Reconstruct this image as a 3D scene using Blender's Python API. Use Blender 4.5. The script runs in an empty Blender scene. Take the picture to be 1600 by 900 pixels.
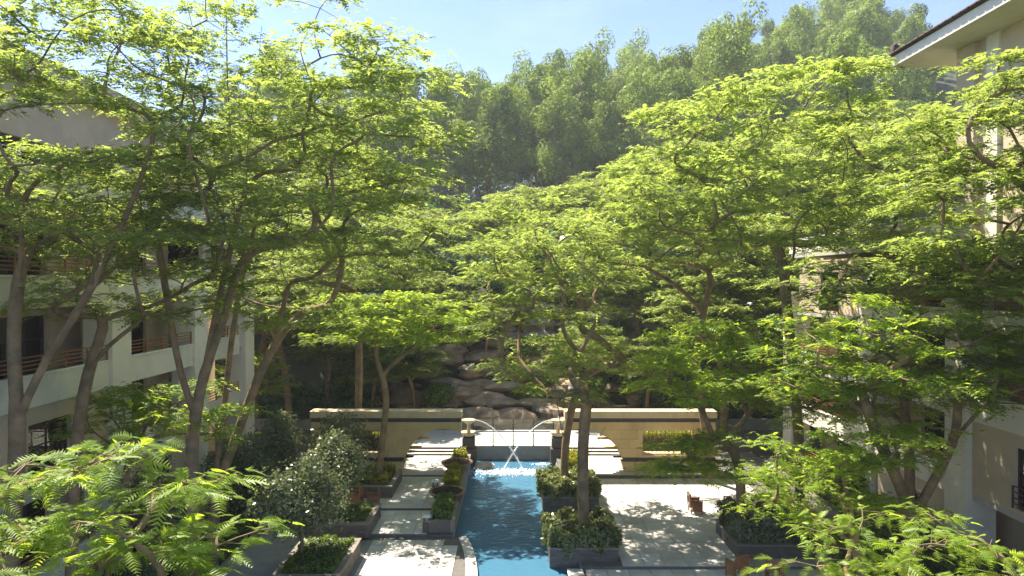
import bpy, bmesh, math, random
import numpy as np
from mathutils import Vector, Matrix

S = bpy.context.scene
COL = S.collection
R = math.radians
HAZE = .0005
F, CX, HY, CZ = 1100.0, 802.0, 440.0, 11.2     # focal length in photo pixels, axis, horizon, eye height

# ------------------------------------------------------------------ camera
cd = bpy.data.cameras.new('camera'); cam = bpy.data.objects.new('camera', cd); COL.objects.link(cam)
cd.sensor_width = 36; cd.lens = 36*F/1600; cd.clip_end = 3000
cam.location = (0, 0, CZ); cam.rotation_euler = (R(90)-math.atan(10/F), 0, math.atan(2/F))
S.camera = cam
# ------------------------------------------------------------------ sky and sun
SUN = Vector((-0.44, 0.5, 1.0)).normalized()
EL = math.asin(SUN.z); AZ = math.atan2(SUN.x, SUN.y)
w = bpy.data.worlds.new('World'); S.world = w; w.use_nodes = True
nt = w.node_tree; bg = nt.nodes['Background']
sky = nt.nodes.new('ShaderNodeTexSky'); sky.sky_type = 'NISHITA'; sky.sun_disc = False
sky.sun_elevation = EL; sky.sun_rotation = AZ; sky.altitude = 800; sky.air_density = 1.0; sky.dust_density = .05; sky.ozone_density = 3
tc = nt.nodes.new('ShaderNodeTexCoord'); mp = nt.nodes.new('ShaderNodeMapping'); mp.inputs['Scale'].default_value = (1.6, 1.6, 5)
cn = nt.nodes.new('ShaderNodeTexNoise'); cn.inputs['Scale'].default_value = 2.2; cn.inputs['Detail'].default_value = 7; cn.inputs['Roughness'].default_value = .55
cr = nt.nodes.new('ShaderNodeValToRGB'); cr.color_ramp.elements[0].position = .5; cr.color_ramp.elements[1].position = .85
cr.color_ramp.elements[1].color = (.3, .3, .3, 1)
mx = nt.nodes.new('ShaderNodeMix'); mx.data_type = 'RGBA'; mx.inputs['B'].default_value = (5.5, 5.9, 6.4, 1)
nt.links.new(tc.outputs['Generated'], mp.inputs['Vector']); nt.links.new(mp.outputs[0], cn.inputs['Vector'])
nt.links.new(cn.outputs[0], cr.inputs[0]); nt.links.new(cr.outputs[0], mx.inputs['Factor'])
nt.links.new(sky.outputs[0], mx.inputs['A']); tn = nt.nodes.new('ShaderNodeMix'); tn.data_type = 'RGBA'; tn.blend_type = 'MULTIPLY'; tn.inputs['Factor'].default_value = 1; tn.inputs['B'].default_value = (.70, .74, .90, 1)
nt.links.new(mx.outputs['Result'], tn.inputs['A']); nt.links.new(tn.outputs['Result'], bg.inputs[0]); bg.inputs[1].default_value = .08
sd = bpy.data.lights.new('sun', 'SUN'); sd.energy = 4.2; sd.angle = R(.53); sd.color = (1, .915, .77)
so = bpy.data.objects.new('sun', sd); COL.objects.link(so); so.rotation_euler = SUN.to_track_quat('Z', 'Y').to_euler(); so.location = (-30, 20, 60)
S.view_settings.view_transform = 'Standard'; S.view_settings.look = 'None'; S.view_settings.exposure = 1.85; S.view_settings.gamma = 1
S.cycles.max_bounces = 10; S.cycles.diffuse_bounces = 7; S.cycles.transmission_bounces = 8; S.cycles.transparent_max_bounces = 12; S.cycles.volume_bounces = 0; S.cycles.use_denoising = True

# ------------------------------------------------------------------ materials
MATS = {}
def mat(name, col, rough=.7, var=.12, scale=3., bump=0., bscale=None, metal=0., spec=.5, objrand=0., detail=6, dirt=None, dscale=.6):
    m = bpy.data.materials.new(name); m.use_nodes = True; n = m.node_tree.nodes; l = m.node_tree.links; MATS[name] = m
    b = n['Principled BSDF']; b.inputs['Roughness'].default_value = rough; b.inputs['Metallic'].default_value = metal
    b.inputs['Specular IOR Level'].default_value = spec
    t = n.new('ShaderNodeTexCoord'); no = n.new('ShaderNodeTexNoise'); no.inputs['Scale'].default_value = scale; no.inputs['Detail'].default_value = detail
    g = n.new('ShaderNodeNewGeometry'); l.new(g.outputs['Position'], no.inputs['Vector'])
    mr = n.new('ShaderNodeMapRange'); mr.inputs['To Min'].default_value = 1-var*1.6; mr.inputs['To Max'].default_value = 1+var*1.6
    mr.inputs['From Min'].default_value = .25; mr.inputs['From Max'].default_value = .75; l.new(no.outputs[0], mr.inputs['Value'])
    v = mr.outputs[0]
    if objrand:
        oi = n.new('ShaderNodeObjectInfo'); m2 = n.new('ShaderNodeMapRange'); m2.inputs['To Min'].default_value = 1-objrand; m2.inputs['To Max'].default_value = 1+objrand
        l.new(oi.outputs['Random'], m2.inputs['Value']); mu = n.new('ShaderNodeMath'); mu.operation = 'MULTIPLY'; l.new(v, mu.inputs[0]); l.new(m2.outputs[0], mu.inputs[1]); v = mu.outputs[0]
    vm = n.new('ShaderNodeVectorMath'); vm.operation = 'SCALE'; vm.inputs[0].default_value = col; l.new(v, vm.inputs['Scale'])
    out = vm.outputs[0]
    if dirt:
        d = n.new('ShaderNodeTexNoise'); d.inputs['Scale'].default_value = dscale; d.inputs['Detail'].default_value = 8; d.inputs['Roughness'].default_value = .65
        l.new(g.outputs['Position'], d.inputs['Vector']); r = n.new('ShaderNodeValToRGB'); r.color_ramp.elements[0].position = .5; r.color_ramp.elements[1].position = .72
        l.new(d.outputs[0], r.inputs[0]); x = n.new('ShaderNodeMix'); x.data_type = 'RGBA'; l.new(r.outputs[0], x.inputs['Factor']); l.new(out, x.inputs['A']); x.inputs['B'].default_value = (*dirt, 1); out = x.outputs['Result']
    l.new(out, b.inputs['Base Color'])
    if bump:
        nb = n.new('ShaderNodeTexNoise'); nb.inputs['Scale'].default_value = bscale or scale*4; nb.inputs['Detail'].default_value = 5; l.new(g.outputs['Position'], nb.inputs['Vector'])
        bu = n.new('ShaderNodeBump'); bu.inputs['Strength'].default_value = bump; bu.inputs['Distance'].default_value = .03; l.new(nb.outputs[0], bu.inputs['Height']); l.new(bu.outputs[0], b.inputs['Normal'])
    return m

def leafmat(name, c1, c2, trans, gloss=.35, tw=.5, nscale=.6, spec=.025):
    """c1..c2 leaf colours picked by the per-leaf 'tint' attribute and a position noise; trans = colour of light coming through"""
    m = bpy.data.materials.new(name); m.use_nodes = True; n = m.node_tree.nodes; l = m.node_tree.links; MATS[name] = m
    n.remove(n['Principled BSDF']); o = n['Material Output']
    a = n.new('ShaderNodeAttribute'); a.attribute_name = 'tint'
    g = n.new('ShaderNodeNewGeometry'); no = n.new('ShaderNodeTexNoise'); no.inputs['Scale'].default_value = nscale; no.inputs['Detail'].default_value = 2; l.new(g.outputs['Position'], no.inputs['Vector'])
    oi = n.new('ShaderNodeObjectInfo')
    ad = n.new('ShaderNodeMath'); ad.operation = 'ADD'; l.new(a.outputs['Fac'], ad.inputs[0]); l.new(no.outputs[0], ad.inputs[1])
    ad2 = n.new('ShaderNodeMath'); ad2.operation = 'MULTIPLY_ADD'; ad2.inputs[1].default_value = .5; l.new(oi.outputs['Random'], ad2.inputs[0]); l.new(ad.outputs[0], ad2.inputs[2])
    mr = n.new('ShaderNodeMapRange'); mr.inputs['From Min'].default_value = .35; mr.inputs['From Max'].default_value = 1.85; l.new(ad2.outputs[0], mr.inputs['Value'])
    x = n.new('ShaderNodeMix'); x.data_type = 'RGBA'; x.inputs['A'].default_value = (*c1, 1); x.inputs['B'].default_value = (*c2, 1); l.new(mr.outputs[0], x.inputs['Factor'])
    x2 = n.new('ShaderNodeMix'); x2.data_type = 'RGBA'; x2.inputs['A'].default_value = (*[t*.6 for t in trans], 1); x2.inputs['B'].default_value = (*trans, 1); l.new(mr.outputs[0], x2.inputs['Factor'])
    d = n.new('ShaderNodeBsdfDiffuse'); t = n.new('ShaderNodeBsdfTranslucent'); gl = n.new('ShaderNodeBsdfGlossy'); gl.inputs['Roughness'].default_value = gloss
    l.new(x.outputs['Result'], d.inputs[0]); l.new(x2.outputs['Result'], t.inputs[0])
    s1 = n.new('ShaderNodeMixShader'); s1.inputs[0].default_value = tw; l.new(d.outputs[0], s1.inputs[1]); l.new(t.outputs[0], s1.inputs[2])
    s2 = n.new('ShaderNodeMixShader'); s2.inputs[0].default_value = spec; l.new(s1.outputs[0], s2.inputs[1]); l.new(gl.outputs[0], s2.inputs[2]); l.new(s2.outputs[0], o.inputs[0])
    return m

leafmat('feather_leaf', (.085, .14, .03), (.22, .285, .055), (.52, .64, .11), .5, .58)
leafmat('feather_leaf_fresh', (.09, .19, .02), (.24, .33, .032), (.60, .76, .06), .5, .58)
leafmat('feather_leaf_far', (.085, .14, .03), (.215, .27, .05), (.52, .62, .12), .5, .55)
leafmat('euca_leaf', (.065, .125, .022), (.26, .35, .05), (.46, .60, .08), .5, .34, .25)
leafmat('glossy_leaf', (.06, .095, .045), (.20, .23, .12), (.24, .28, .09), .3, .3, 1.5, .03)
leafmat('shrub_leaf', (.07, .12, .025), (.30, .31, .12), (.30, .32, .06), .3, .35, 3., .05)
leafmat('flush_leaf', (.05, .075, .03), (.30, .26, .15), (.30, .30, .10), .3, .3, 2.5)
leafmat('hedge_leaf', (.06, .13, .02), (.14, .21, .03), (.30, .40, .05), .35, .35, 2.)
leafmat('gold_leaf', (.13, .17, .012), (.30, .27, .015), (.45, .45, .03), .35, .4, 2.)
leafmat('silver_leaf', (.10, .14, .09), (.22, .27, .2), (.2, .26, .12), .35, .3, .8)
leafmat('broad_leaf', (.04, .10, .035), (.10, .18, .06), (.2, .34, .08), .25, .35, .8)
mat('bark', (.25, .165, .085), .9, .28, 2.5, .8, 14, dirt=(.10, .095, .06), dscale=1.2)
mat('bark_pale', (.30, .255, .19), .85, .2, 1.5, .4, 8)
mat('twig', (.19, .135, .075), .9, .2, 3)
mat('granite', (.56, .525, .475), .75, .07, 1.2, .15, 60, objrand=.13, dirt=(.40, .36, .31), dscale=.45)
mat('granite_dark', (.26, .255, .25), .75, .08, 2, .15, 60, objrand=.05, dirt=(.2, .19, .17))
mat('mortar', (.13, .12, .11), .95, .1, 5)
mat('brick_grey', (.13, .115, .10), .85, .12, 5, .3, 50, objrand=.16)
mat('cap_stone', (.22, .19, .155), .8, .1, 4, .2, 40, objrand=.06)
mat('sandstone', (.64, .47, .22), .8, .09, 1.6, .25, 40, objrand=.06, dirt=(.42, .29, .14), dscale=.8)
mat('sandstone_pale', (.62, .49, .30), .8, .08, 2, .2, 40, objrand=.05)
mat('band_stone', (.06, .05, .042), .7, .15, 5, .2, 40, objrand=.1)
mat('plaster_white', (.78, .71, .59), .85, .04, 1, .08, 50, dirt=(.56, .53, .48), dscale=.35)
mat('plaster_beige', (.58, .46, .32), .85, .05, 1, .08, 50, dirt=(.43, .36, .28), dscale=.35)
mat('plaster_grey', (.45, .42, .39), .85, .05, 1, .08, 50)
mat('rail_brown', (.30, .11, .05), .45, .1, 4, objrand=.05)
mat('rail_dark', (.03, .028, .027), .45, .1, 4)
mat('frame_brown', (.06, .028, .02), .45, .1, 4)
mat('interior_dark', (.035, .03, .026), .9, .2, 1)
mat('terracotta', (.30, .19, .12), .75, .15, 4, .3, 30, dirt=(.22, .17, .12), dscale=2)
mat('bowl_stone', (.52, .42, .27), .75, .12, 4, .3, 30)
mat('pedestal_stone', (.07, .06, .055), .6, .15, 4, .3, 30)
mat('soil', (.07, .045, .03), .95, .4, 12, .8, 30)
mat('dry_leaf', (.22, .12, .06), .8, .3, 8, objrand=.3)
mat('wood', (.30, .13, .055), .55, .2, 3, .2, 30, objrand=.1)
mat('lamp_dark', (.03, .032, .035), .4, .1, 4)
mat('lamp_cap', (.55, .56, .57), .4, .05, 4)
mat('rock', (.30, .215, .135), .8, .4, .9, .9, 3, dirt=(.40, .34, .26), dscale=.7)
mat('rock_pale', (.40, .32, .26), .85, .2, 2, .7, 8)
mat('hill_soil', (.045, .055, .022), .95, .4, .3, .5, 2)
mat('under_soil', (.09, .075, .05), .95, .3, 1, .4, 8)
mat('pool_tile', (.03, .10, .17), .5, .2, .9, 0, dirt=(.035, .13, .18), dscale=.3)
mat('canal_bed', (.09, .13, .07), .6, .25, 1.2)
mat('roof_tile', (.10, .06, .045), .8, .2, 4, .3, 20, objrand=.15)
mat('foam', (.85, .88, .9), .6, .03, 5)
mat('curtain', (.5, .46, .4), .9, .1, 6)

def glassmat(name, tint, rough, ior, bump=0, bscale=2.5, stretch=(1, 1, 1)):
    m = bpy.data.materials.new(name); m.use_nodes = True; n = m.node_tree.nodes; l = m.node_tree.links; MATS[name] = m
    n.remove(n['Principled BSDF']); o = n['Material Output']
    tr = n.new('ShaderNodeBsdfTransparent'); tr.inputs[0].default_value = (*tint, 1); gl = n.new('ShaderNodeBsdfGlossy'); gl.inputs['Roughness'].default_value = rough
    fr = n.new('ShaderNodeFresnel'); fr.inputs[0].default_value = ior; s = n.new('ShaderNodeMixShader')
    l.new(fr.outputs[0], s.inputs[0]); l.new(tr.outputs[0], s.inputs[1]); l.new(gl.outputs[0], s.inputs[2]); l.new(s.outputs[0], o.inputs[0])
    if bump:
        g = n.new('ShaderNodeNewGeometry'); mp = n.new('ShaderNodeMapping'); mp.inputs['Scale'].default_value = stretch; l.new(g.outputs['Position'], mp.inputs['Vector'])
        nb = n.new('ShaderNodeTexNoise'); nb.inputs['Scale'].default_value = bscale; nb.inputs['Detail'].default_value = 4; nb.inputs['Roughness'].default_value = .6; nb.inputs['Distortion'].default_value = .6
        l.new(mp.outputs[0], nb.inputs['Vector']); b = n.new('ShaderNodeBump'); b.inputs['Strength'].default_value = bump; b.inputs['Distance'].default_value = .12
        l.new(nb.outputs[0], b.inputs['Height']); l.new(b.outputs[0], gl.inputs['Normal']); l.new(b.outputs[0], fr.inputs['Normal'])
    return m
glassmat('water', (.62, .86, .95), .06, 1.3, .32, 3.2, (1, 1.7, 1))
wm = MATS['water'].node_tree; wd_ = wm.nodes.new('ShaderNodeBsdfDiffuse'); wd_.inputs[0].default_value = (.075, .215, .34, 1); ws = wm.nodes.new('ShaderNodeMixShader'); ws.inputs[0].default_value = .75
ms_ = [x for x in wm.nodes if x.type == 'MIX_SHADER' and x is not ws and x.name != ws.name][0]; tr_ = [x for x in wm.nodes if x.type == 'BSDF_TRANSPARENT'][0]
wm.links.new(tr_.outputs[0], ws.inputs[1]); wm.links.new(wd_.outputs[0], ws.inputs[2]); wm.links.new(ws.outputs[0], ms_.inputs[1])
glassmat('canal_water', (.6, .75, .55), .04, 1.36, .15, 2)
glassmat('clear_glass', (.86, .9, .88), .02, 1.5)
glassmat('window_glass', (.35, .38, .4), .02, 1.9)
glassmat('jet_water', (.93, .95, .96), .25, 1.9)
fm = bpy.data.materials.new('spray'); fm.use_nodes = True; MATS['spray'] = fm
n_ = fm.node_tree.nodes; l_ = fm.node_tree.links; n_.remove(n_['Principled BSDF'])
a_ = n_.new('ShaderNodeBsdfTransparent'); b_ = n_.new('ShaderNodeBsdfTranslucent'); b_.inputs[0].default_value = (.9, .92, .95, 1); c_ = n_.new('ShaderNodeMixShader'); c_.inputs[0].default_value = .72
l_.new(a_.outputs[0], c_.inputs[1]); l_.new(b_.outputs[0], c_.inputs[2]); l_.new(c_.outputs[0], n_['Material Output'].inputs[0])

# ------------------------------------------------------------------ object helpers
def at(px, py, Y): return Vector(((px-CX)/F*Y, Y, CZ-(py-HY)/F*Y))
def tag(o, label=None, cat=None, group=None, kind=None):
    if label: o['label'] = label
    if cat: o['category'] = cat
    if group: o['group'] = group
    if kind: o['kind'] = kind
    return o
def empty(name, loc=(0, 0, 0), rz=0, label=None, cat=None, group=None, kind=None):
    o = bpy.data.objects.new(name, None); COL.objects.link(o); o.location = loc; o.rotation_euler = (0, 0, rz); o.empty_display_size = .2
    return tag(o, label, cat, group, kind)
def link(name, me, parent=None, loc=None, rz=0):
    o = bpy.data.objects.new(name, me); COL.objects.link(o); o.parent = parent
    if loc is not None: o.location = loc
    if rz: o.rotation_euler = (0, 0, rz)
    return o
class MB:
    def __init__(s): s.v = []; s.f = []
    def add(s, v, f):
        k = len(s.v); s.v += [tuple(p) for p in v]; s.f += [tuple(i+k for i in q) for q in f]; return s
    def box(s, x0, x1, y0, y1, z0, z1):
        return s.add([(x0,y0,z0),(x1,y0,z0),(x1,y1,z0),(x0,y1,z0),(x0,y0,z1),(x1,y0,z1),(x1,y1,z1),(x0,y1,z1)],
                     [(3,2,1,0),(4,5,6,7),(0,1,5,4),(1,2,6,5),(2,3,7,6),(3,0,4,7)])
    def tube(s, pts, r, n=8, cap=True):
        pts = [Vector(p) for p in pts]; k = len(pts); rr = r if isinstance(r, (list, tuple)) else [r]*k; v = []; f = []
        for i, p in enumerate(pts):
            d = (pts[min(i+1, k-1)]-pts[max(i-1, 0)]).normalized(); a = d.orthogonal().normalized() if abs(d.z) > .99 else d.cross(Vector((0, 0, 1))).normalized(); b = d.cross(a)
            for j in range(n): t = 2*math.pi*j/n; v.append(p+(a*math.cos(t)+b*math.sin(t))*rr[i])
        for i in range(k-1):
            for j in range(n): f.append((i*n+j, i*n+(j+1) % n, (i+1)*n+(j+1) % n, (i+1)*n+j))
        if cap: f += [tuple(range(n))[::-1], tuple(range((k-1)*n, k*n))]
        return s.add(v, f)
    def lathe(s, prof, n=28, c=(0, 0, 0)):
        v = []; f = []; k = len(prof)
        for i, (r, z) in enumerate(prof):
            for j in range(n): t = 2*math.pi*j/n; v.append((c[0]+r*math.cos(t), c[1]+r*math.sin(t), c[2]+z))
        for i in range(k-1):
            for j in range(n): f.append((i*n+j, i*n+(j+1) % n, (i+1)*n+(j+1) % n, (i+1)*n+j))
        f += [tuple(range(n))[::-1], tuple(range((k-1)*n, k*n))]
        return s.add(v, f)
    def prism(s, poly, z0, z1):           # poly in xy, extruded in z
        k = len(poly); v = [(x, y, z0) for x, y in poly]+[(x, y, z1) for x, y in poly]
        return s.add(v, [tuple(range(k))[::-1], tuple(range(k, 2*k))]+[(i, (i+1) % k, k+(i+1) % k, k+i) for i in range(k)])
    def prism_y(s, poly, y0, y1):         # poly in xz, extruded in y
        k = len(poly); v = [(x, y0, z) for x, z in poly]+[(x, y1, z) for x, z in poly]
        return s.add(v, [tuple(range(k)), tuple(range(k, 2*k))[::-1]]+[((i+1) % k, i, k+i, k+(i+1) % k) for i in range(k)])
    def mesh(s, name, m, bevel=0, smooth=False):
        me = bpy.data.meshes.new(name); me.from_pydata(s.v, [], s.f); 
        bm = bmesh.new(); bm.from_mesh(me); bmesh.ops.recalc_face_normals(bm, faces=bm.faces)
        if bevel: bmesh.ops.bevel(bm, geom=list(bm.edges), offset=bevel, segments=1, affect='EDGES', clamp_overlap=True)
        bm.to_mesh(me); bm.free(); me.materials.append(MATS[m])
        if smooth: me.polygons.foreach_set('use_smooth', [True]*len(me.polygons))
        return me
    def build(s, name, m, parent=None, loc=None, rz=0, bevel=0, smooth=False): return link(name, s.mesh(name, m, bevel, smooth), parent, loc, rz)
BOXC = {}
def boxo(name, m, x0, x1, y0, y1, z0, z1, parent=None, bevel=0):
    """a box object; alike boxes share one mesh (centred at its own origin)"""
    d = (round(x1-x0, 3), round(y1-y0, 3), round(z1-z0, 3), m, bevel)
    if d not in BOXC: a, b, c = d[0]/2, d[1]/2, d[2]/2; BOXC[d] = MB().box(-a, a, -b, b, -c, c).mesh(name, m, bevel)
    return link(name, BOXC[d], parent, ((x0+x1)/2, (y0+y1)/2, (z0+z1)/2))
def fastmesh(name, V, Fc, m, tint=None, smooth=False):
    """numpy triangles or quads -> mesh"""
    me = bpy.data.meshes.new(name); k = Fc.shape[1]
    me.vertices.add(len(V)); me.vertices.foreach_set('co', np.ascontiguousarray(V, dtype=np.float32).ravel())
    me.loops.add(Fc.size); me.loops.foreach_set('vertex_index', np.ascontiguousarray(Fc, dtype=np.int32).ravel())
    me.polygons.add(len(Fc)); me.polygons.foreach_set('loop_start', np.arange(0, Fc.size, k, dtype=np.int32))
    if smooth: me.polygons.foreach_set('use_smooth', np.ones(len(Fc), dtype=bool))
    if tint is not None: a = me.attributes.new('tint', 'FLOAT', 'POINT'); a.data.foreach_set('value', np.ascontiguousarray(tint, dtype=np.float32))
    me.update(calc_edges=True); me.materials.append(MATS[m]); return me
def nrm(a): return a/np.maximum(np.linalg.norm(a, axis=-1, keepdims=True), 1e-9)

# ------------------------------------------------------------------ foliage generators
def feather_leaves(o, d, L, rng, pairs=7, width=.42, droop=.35):
    """bipinnate leaves: rachis from o along d, pairs of pinnae as slim triangles"""
    n = len(o); up = np.tile([0, 0, 1.], (n, 1))+rng.normal(0, .28, (n, 3)); sd = nrm(np.cross(d, up)); up = nrm(np.cross(sd, d)); tint = rng.random(n)
    V = []; T = []
    for k in range(pairs):
        t = .12+.88*k/(pairs-1); prof = width*(math.sin(math.pi*min(1, .22+.72*t))**.8)
        c = o+d*(L*t)[:, None]-np.array([0, 0, 1.])*(droop*L*t*t)[:, None]; wd = L*.84/(pairs-1)*.6
        for sg in (-1, 1):
            dirp = nrm(sd*sg*.86+d*.5-up*.18+rng.normal(0, .06, (n, 3)))
            V += [c-d*wd[:, None]*.9, c+d*wd[:, None]*.9, c+dirp*(L*prof)[:, None]]
    A = np.stack(V, 1).reshape(-1, 3); Fc = np.arange(len(A)).reshape(-1, 3)
    return A, Fc, np.repeat(tint, len(V))
def oval_leaves(o, nrmv, size, rng, asp=.5, fold=.0):
    n = len(o); a = nrm(np.cross(nrmv, rng.normal(0, 1, (n, 3)))); b = np.cross(nrmv, a); s = size*(.7+.6*rng.random(n)); s = s[:, None]
    A = np.stack([o-a*s*.5, o+b*s*asp*.5, o+a*s*.5, o-b*s*asp*.5], 1).reshape(-1, 3)
    return A, np.arange(len(A)).reshape(-1, 4), np.repeat(rng.random(n), 4)

def skeleton(rng, path, pads, r_base, tips=9, padr=1.3, limbs=(), flat=.28, rise=.22, steep=.55):
    """trunk path + limb paths + pads (centre, radius): each pad is reached by a bending branch from the cheapest node"""
    P = [np.array(path[0], float)]; par = [-1]
    def walk(start, pts, step=.55, jit=.05):
        cur = start
        for q in pts:
            q = np.array(q, float); p0 = P[cur]; L = np.linalg.norm(q-p0); k = max(1, int(L/step))
            for i in range(1, k+1): P.append(p0+(q-p0)*i/k+(rng.normal(0, jit, 3) if i < k else 0)); par.append(cur); cur = len(P)-1
        return cur
    walk(0, path[1:], .6, .035); ntr = len(P)
    for lb in limbs:
        A = np.array(P); s = int(np.argmin(np.linalg.norm(A-np.array(lb[0]), axis=1))); walk(s, lb[1:], .6, .04)
    fork = np.array(path[-1], float); fz = fork[2]*.82+path[0][2]*.18
    tipsl = []; order = sorted(pads, key=lambda p: np.linalg.norm(p[0]-fork))
    for c, pr in order:
        A = np.array(P); dv = c-A; dist = np.linalg.norm(dv, axis=1)+1e-6
        ok = (A[:, 2] > fz-.2); ok[ntr-1] = True
        cost = dist+1.9*np.maximum(0, steep-dv[:, 2]/dist)*dist+.1*np.linalg.norm(A-fork, axis=1); cost[~ok] = 1e9
        s = int(np.argmin(cost)); p0 = P[s]; L = dist[s]
        pd = P[s]-P[par[s]] if par[s] >= 0 else np.array([0, 0, 1.]); pd = pd/(np.linalg.norm(pd)+1e-9)
        kk = .2 if (c[2]-p0[2])/L > .3 else .1
        m1 = p0+(pd*kk+(c-p0)/L*(1-kk)+np.array([0, 0, rise*max(0, min(1, 1.6*(c[2]-p0[2])/L))]))*L*.33+rng.normal(0, .03*L, 3)*[1, 1, .5]; m2 = c-(c-p0)*np.array([.36, .36, .25])+rng.normal(0, .025*L, 3)
        k = max(2, int(L/.5)); cur = s
        for i in range(1, k+1):
            t = i/k; q = (1-t)**3*p0+3*t*(1-t)**2*m1+3*t*t*(1-t)*m2+t**3*c; P.append(q+rng.normal(0, .025, 3)); par.append(cur); cur = len(P)-1
        loc = [cur, par[cur]]
        for j in range(tips):
            a = rng.random()*6.283; rr = pr*math.sqrt(rng.random())*1.05
            q = c+np.array([math.cos(a)*rr, math.sin(a)*rr, (rng.random()-.35)*flat*pr*1.6-.22*rr*rr/pr])
            B = np.array([P[i] for i in loc]); s2 = loc[int(np.argmin(np.linalg.norm(B-q, axis=1)))]
            mid = (P[s2]+q)/2+np.array([0, 0, .08])+rng.normal(0, .05, 3); P.append(mid); par.append(s2); P.append(q); par.append(len(P)-2); loc += [len(P)-2]; tipsl.append((len(P)-1, c))
    P = np.array(P); par = np.array(par); n = len(P); rad = np.zeros(n); ch = np.bincount(par[par >= 0], minlength=n); acc = np.where(ch == 0, .009**1.75, 0.)
    for i in range(n-1, 0, -1): acc[par[i]] += acc[i]
    mc = np.full(n, -1); 
    for i in range(1, n):
        p_ = par[i]
        if mc[p_] < 0 or acc[i] > acc[mc[p_]]: mc[p_] = i
    mid_ = np.nonzero((par >= 0) & (mc >= 0))[0]
    for _ in range(4): Q = P.copy(); Q[mid_] = P[mid_]*.5+P[par[mid_]]*.25+P[mc[mid_]]*.25; P = Q
    rad = acc**(1/1.75); tb = rad[0]; rad = np.where(np.arange(n) < 0, rad, .008+(rad-.009)*(r_base/max(tb, 1e-6))); rad = np.maximum(rad, .008)
    zb = P[0][2]; fl = np.maximum(0, 1-(P[:, 2]-zb)/1.0); rad[:ntr] *= 1+.45*fl[:ntr]**2
    return P, par, rad, tipsl, ntr
def branch_mesh(name, P, par, rad, m, sel, sides):
    idx = np.nonzero(sel & (par >= 0))[0]; p1 = P[idx]; p0 = P[par[idx]]; d = nrm(p1-p0); D = np.zeros_like(P); D[idx] = d
    pd = np.where(np.linalg.norm(D[par[idx]], axis=1, keepdims=True) > 0, D[par[idx]], d); mainc = (rad[idx] > .6*rad[par[idx]])[:, None]; d0 = np.where(mainc, nrm(pd+d*.3), d)
    nxt = np.zeros_like(P); np.add.at(nxt, par[idx], d*rad[idx][:, None]); d1 = nrm(d+nrm(nxt[idx]+d*1e-6)*.3)
    def ring(p, dd, r):
        ref = np.tile([.31, .95, .05], (len(p), 1)); a = nrm(np.cross(dd, ref)); b = np.cross(dd, a); t = np.arange(sides)*2*math.pi/sides
        return p[:, None]+(a[:, None]*np.cos(t)[None, :, None]+b[:, None]*np.sin(t)[None, :, None])*r[:, None, None]
    r0 = np.where(mainc[:, 0], rad[par[idx]], np.minimum(rad[par[idx]], rad[idx]*1.25)); A = np.concatenate([ring(p0, d0, r0), ring(p1+d*.015, d1, rad[idx])], 1)
    j = np.arange(sides); q = np.stack([j, (j+1) % sides, sides+(j+1) % sides, sides+j], 1)
    Fc = (np.arange(len(idx))[:, None, None]*2*sides+q[None]).reshape(-1, 4)
    return fastmesh(name, A.reshape(-1, 3), Fc, m, smooth=True)
def ell_pads(rng, ells, gap=1.25, pr=(1., 1.6)):
    out = []
    for (c, r, n) in ells:
        c = np.array(c, float); r = np.array(r, float); tries = 0; got = 0
        while got < n and tries < n*40:
            tries += 1; u = rng.normal(0, 1, 3); u /= np.linalg.norm(u); u *= (.35+.65*rng.random()**.5)
            if u[2] < -.55: continue
            p = c+u*r
            if all(np.linalg.norm((p-q)*[.85, .85, 1.25]) > gap for q, _ in out): out.append((p, pr[0]+(pr[1]-pr[0])*rng.random())); got += 1
    return out
def feather_tree(name, seed, path, ells, r_base, label, group=None, leaf='feather_leaf', tips=9, lpt=8, L=.42, pairs=7, gap=1.25, pr=(1.1, 1.8), limbs=(), origin=None, flat=.17, bark='bark', cat='tree', bare=0.):
    rng = np.random.default_rng(seed); base = np.array(path[0], float); origin = base if origin is None else origin
    path = [np.array(p, float) for p in path]
    pads = ell_pads(rng, ells, gap, pr)
    P, par, rad, tp, ntr = skeleton(rng, path, pads, r_base, tips, limbs=limbs, flat=flat); P = P-base
    e = empty(name, tuple(base), 0, label, cat, group)
    link('trunk', branch_mesh('trunk', P, par, rad, bark, rad > .035, 9), e)
    tag(link('branches', branch_mesh('branches', P, par, rad, 'twig', rad <= .035, 4), e), kind='stuff')
    ti = np.array([t for t, _ in tp]); pc = np.array([c for _, c in tp])-base
    if bare: k = rng.random(len(ti)) > bare; ti = ti[k]; pc = pc[k]
    e0 = pairs; far = pairs <= 7; pairs = 9 if not far else (4 if pairs == 7 else 3); lpt = int(round(lpt*(3.1 if far else 2.5))); L = L*(.6 if far else .64); ui = rng.random((len(ti)*lpt, 1))**1.3; pa = np.repeat(P[par[ti]], lpt, 0); o = np.repeat(P[ti], lpt, 0)*(1-ui)+pa*ui+rng.normal(0, 1, (len(ti)*lpt, 3))*([.24, .24, .06] if far else [.12, .12, .05]); out = np.repeat(P[ti]-pc, lpt, 0); out[:, 2] *= .2
    d = nrm(nrm(out)*.75+rng.normal(0, .75, out.shape)*[1, 1, .28]+[0, 0, .05]); Ls = L*(.5+.9*rng.random(len(o)))
    A, Fc, t = feather_leaves(o, d, Ls, rng, pairs); cr = link('crown', fastmesh('crown', A, Fc, leaf, t), e); tag(cr, kind='stuff')
    return e
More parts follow.
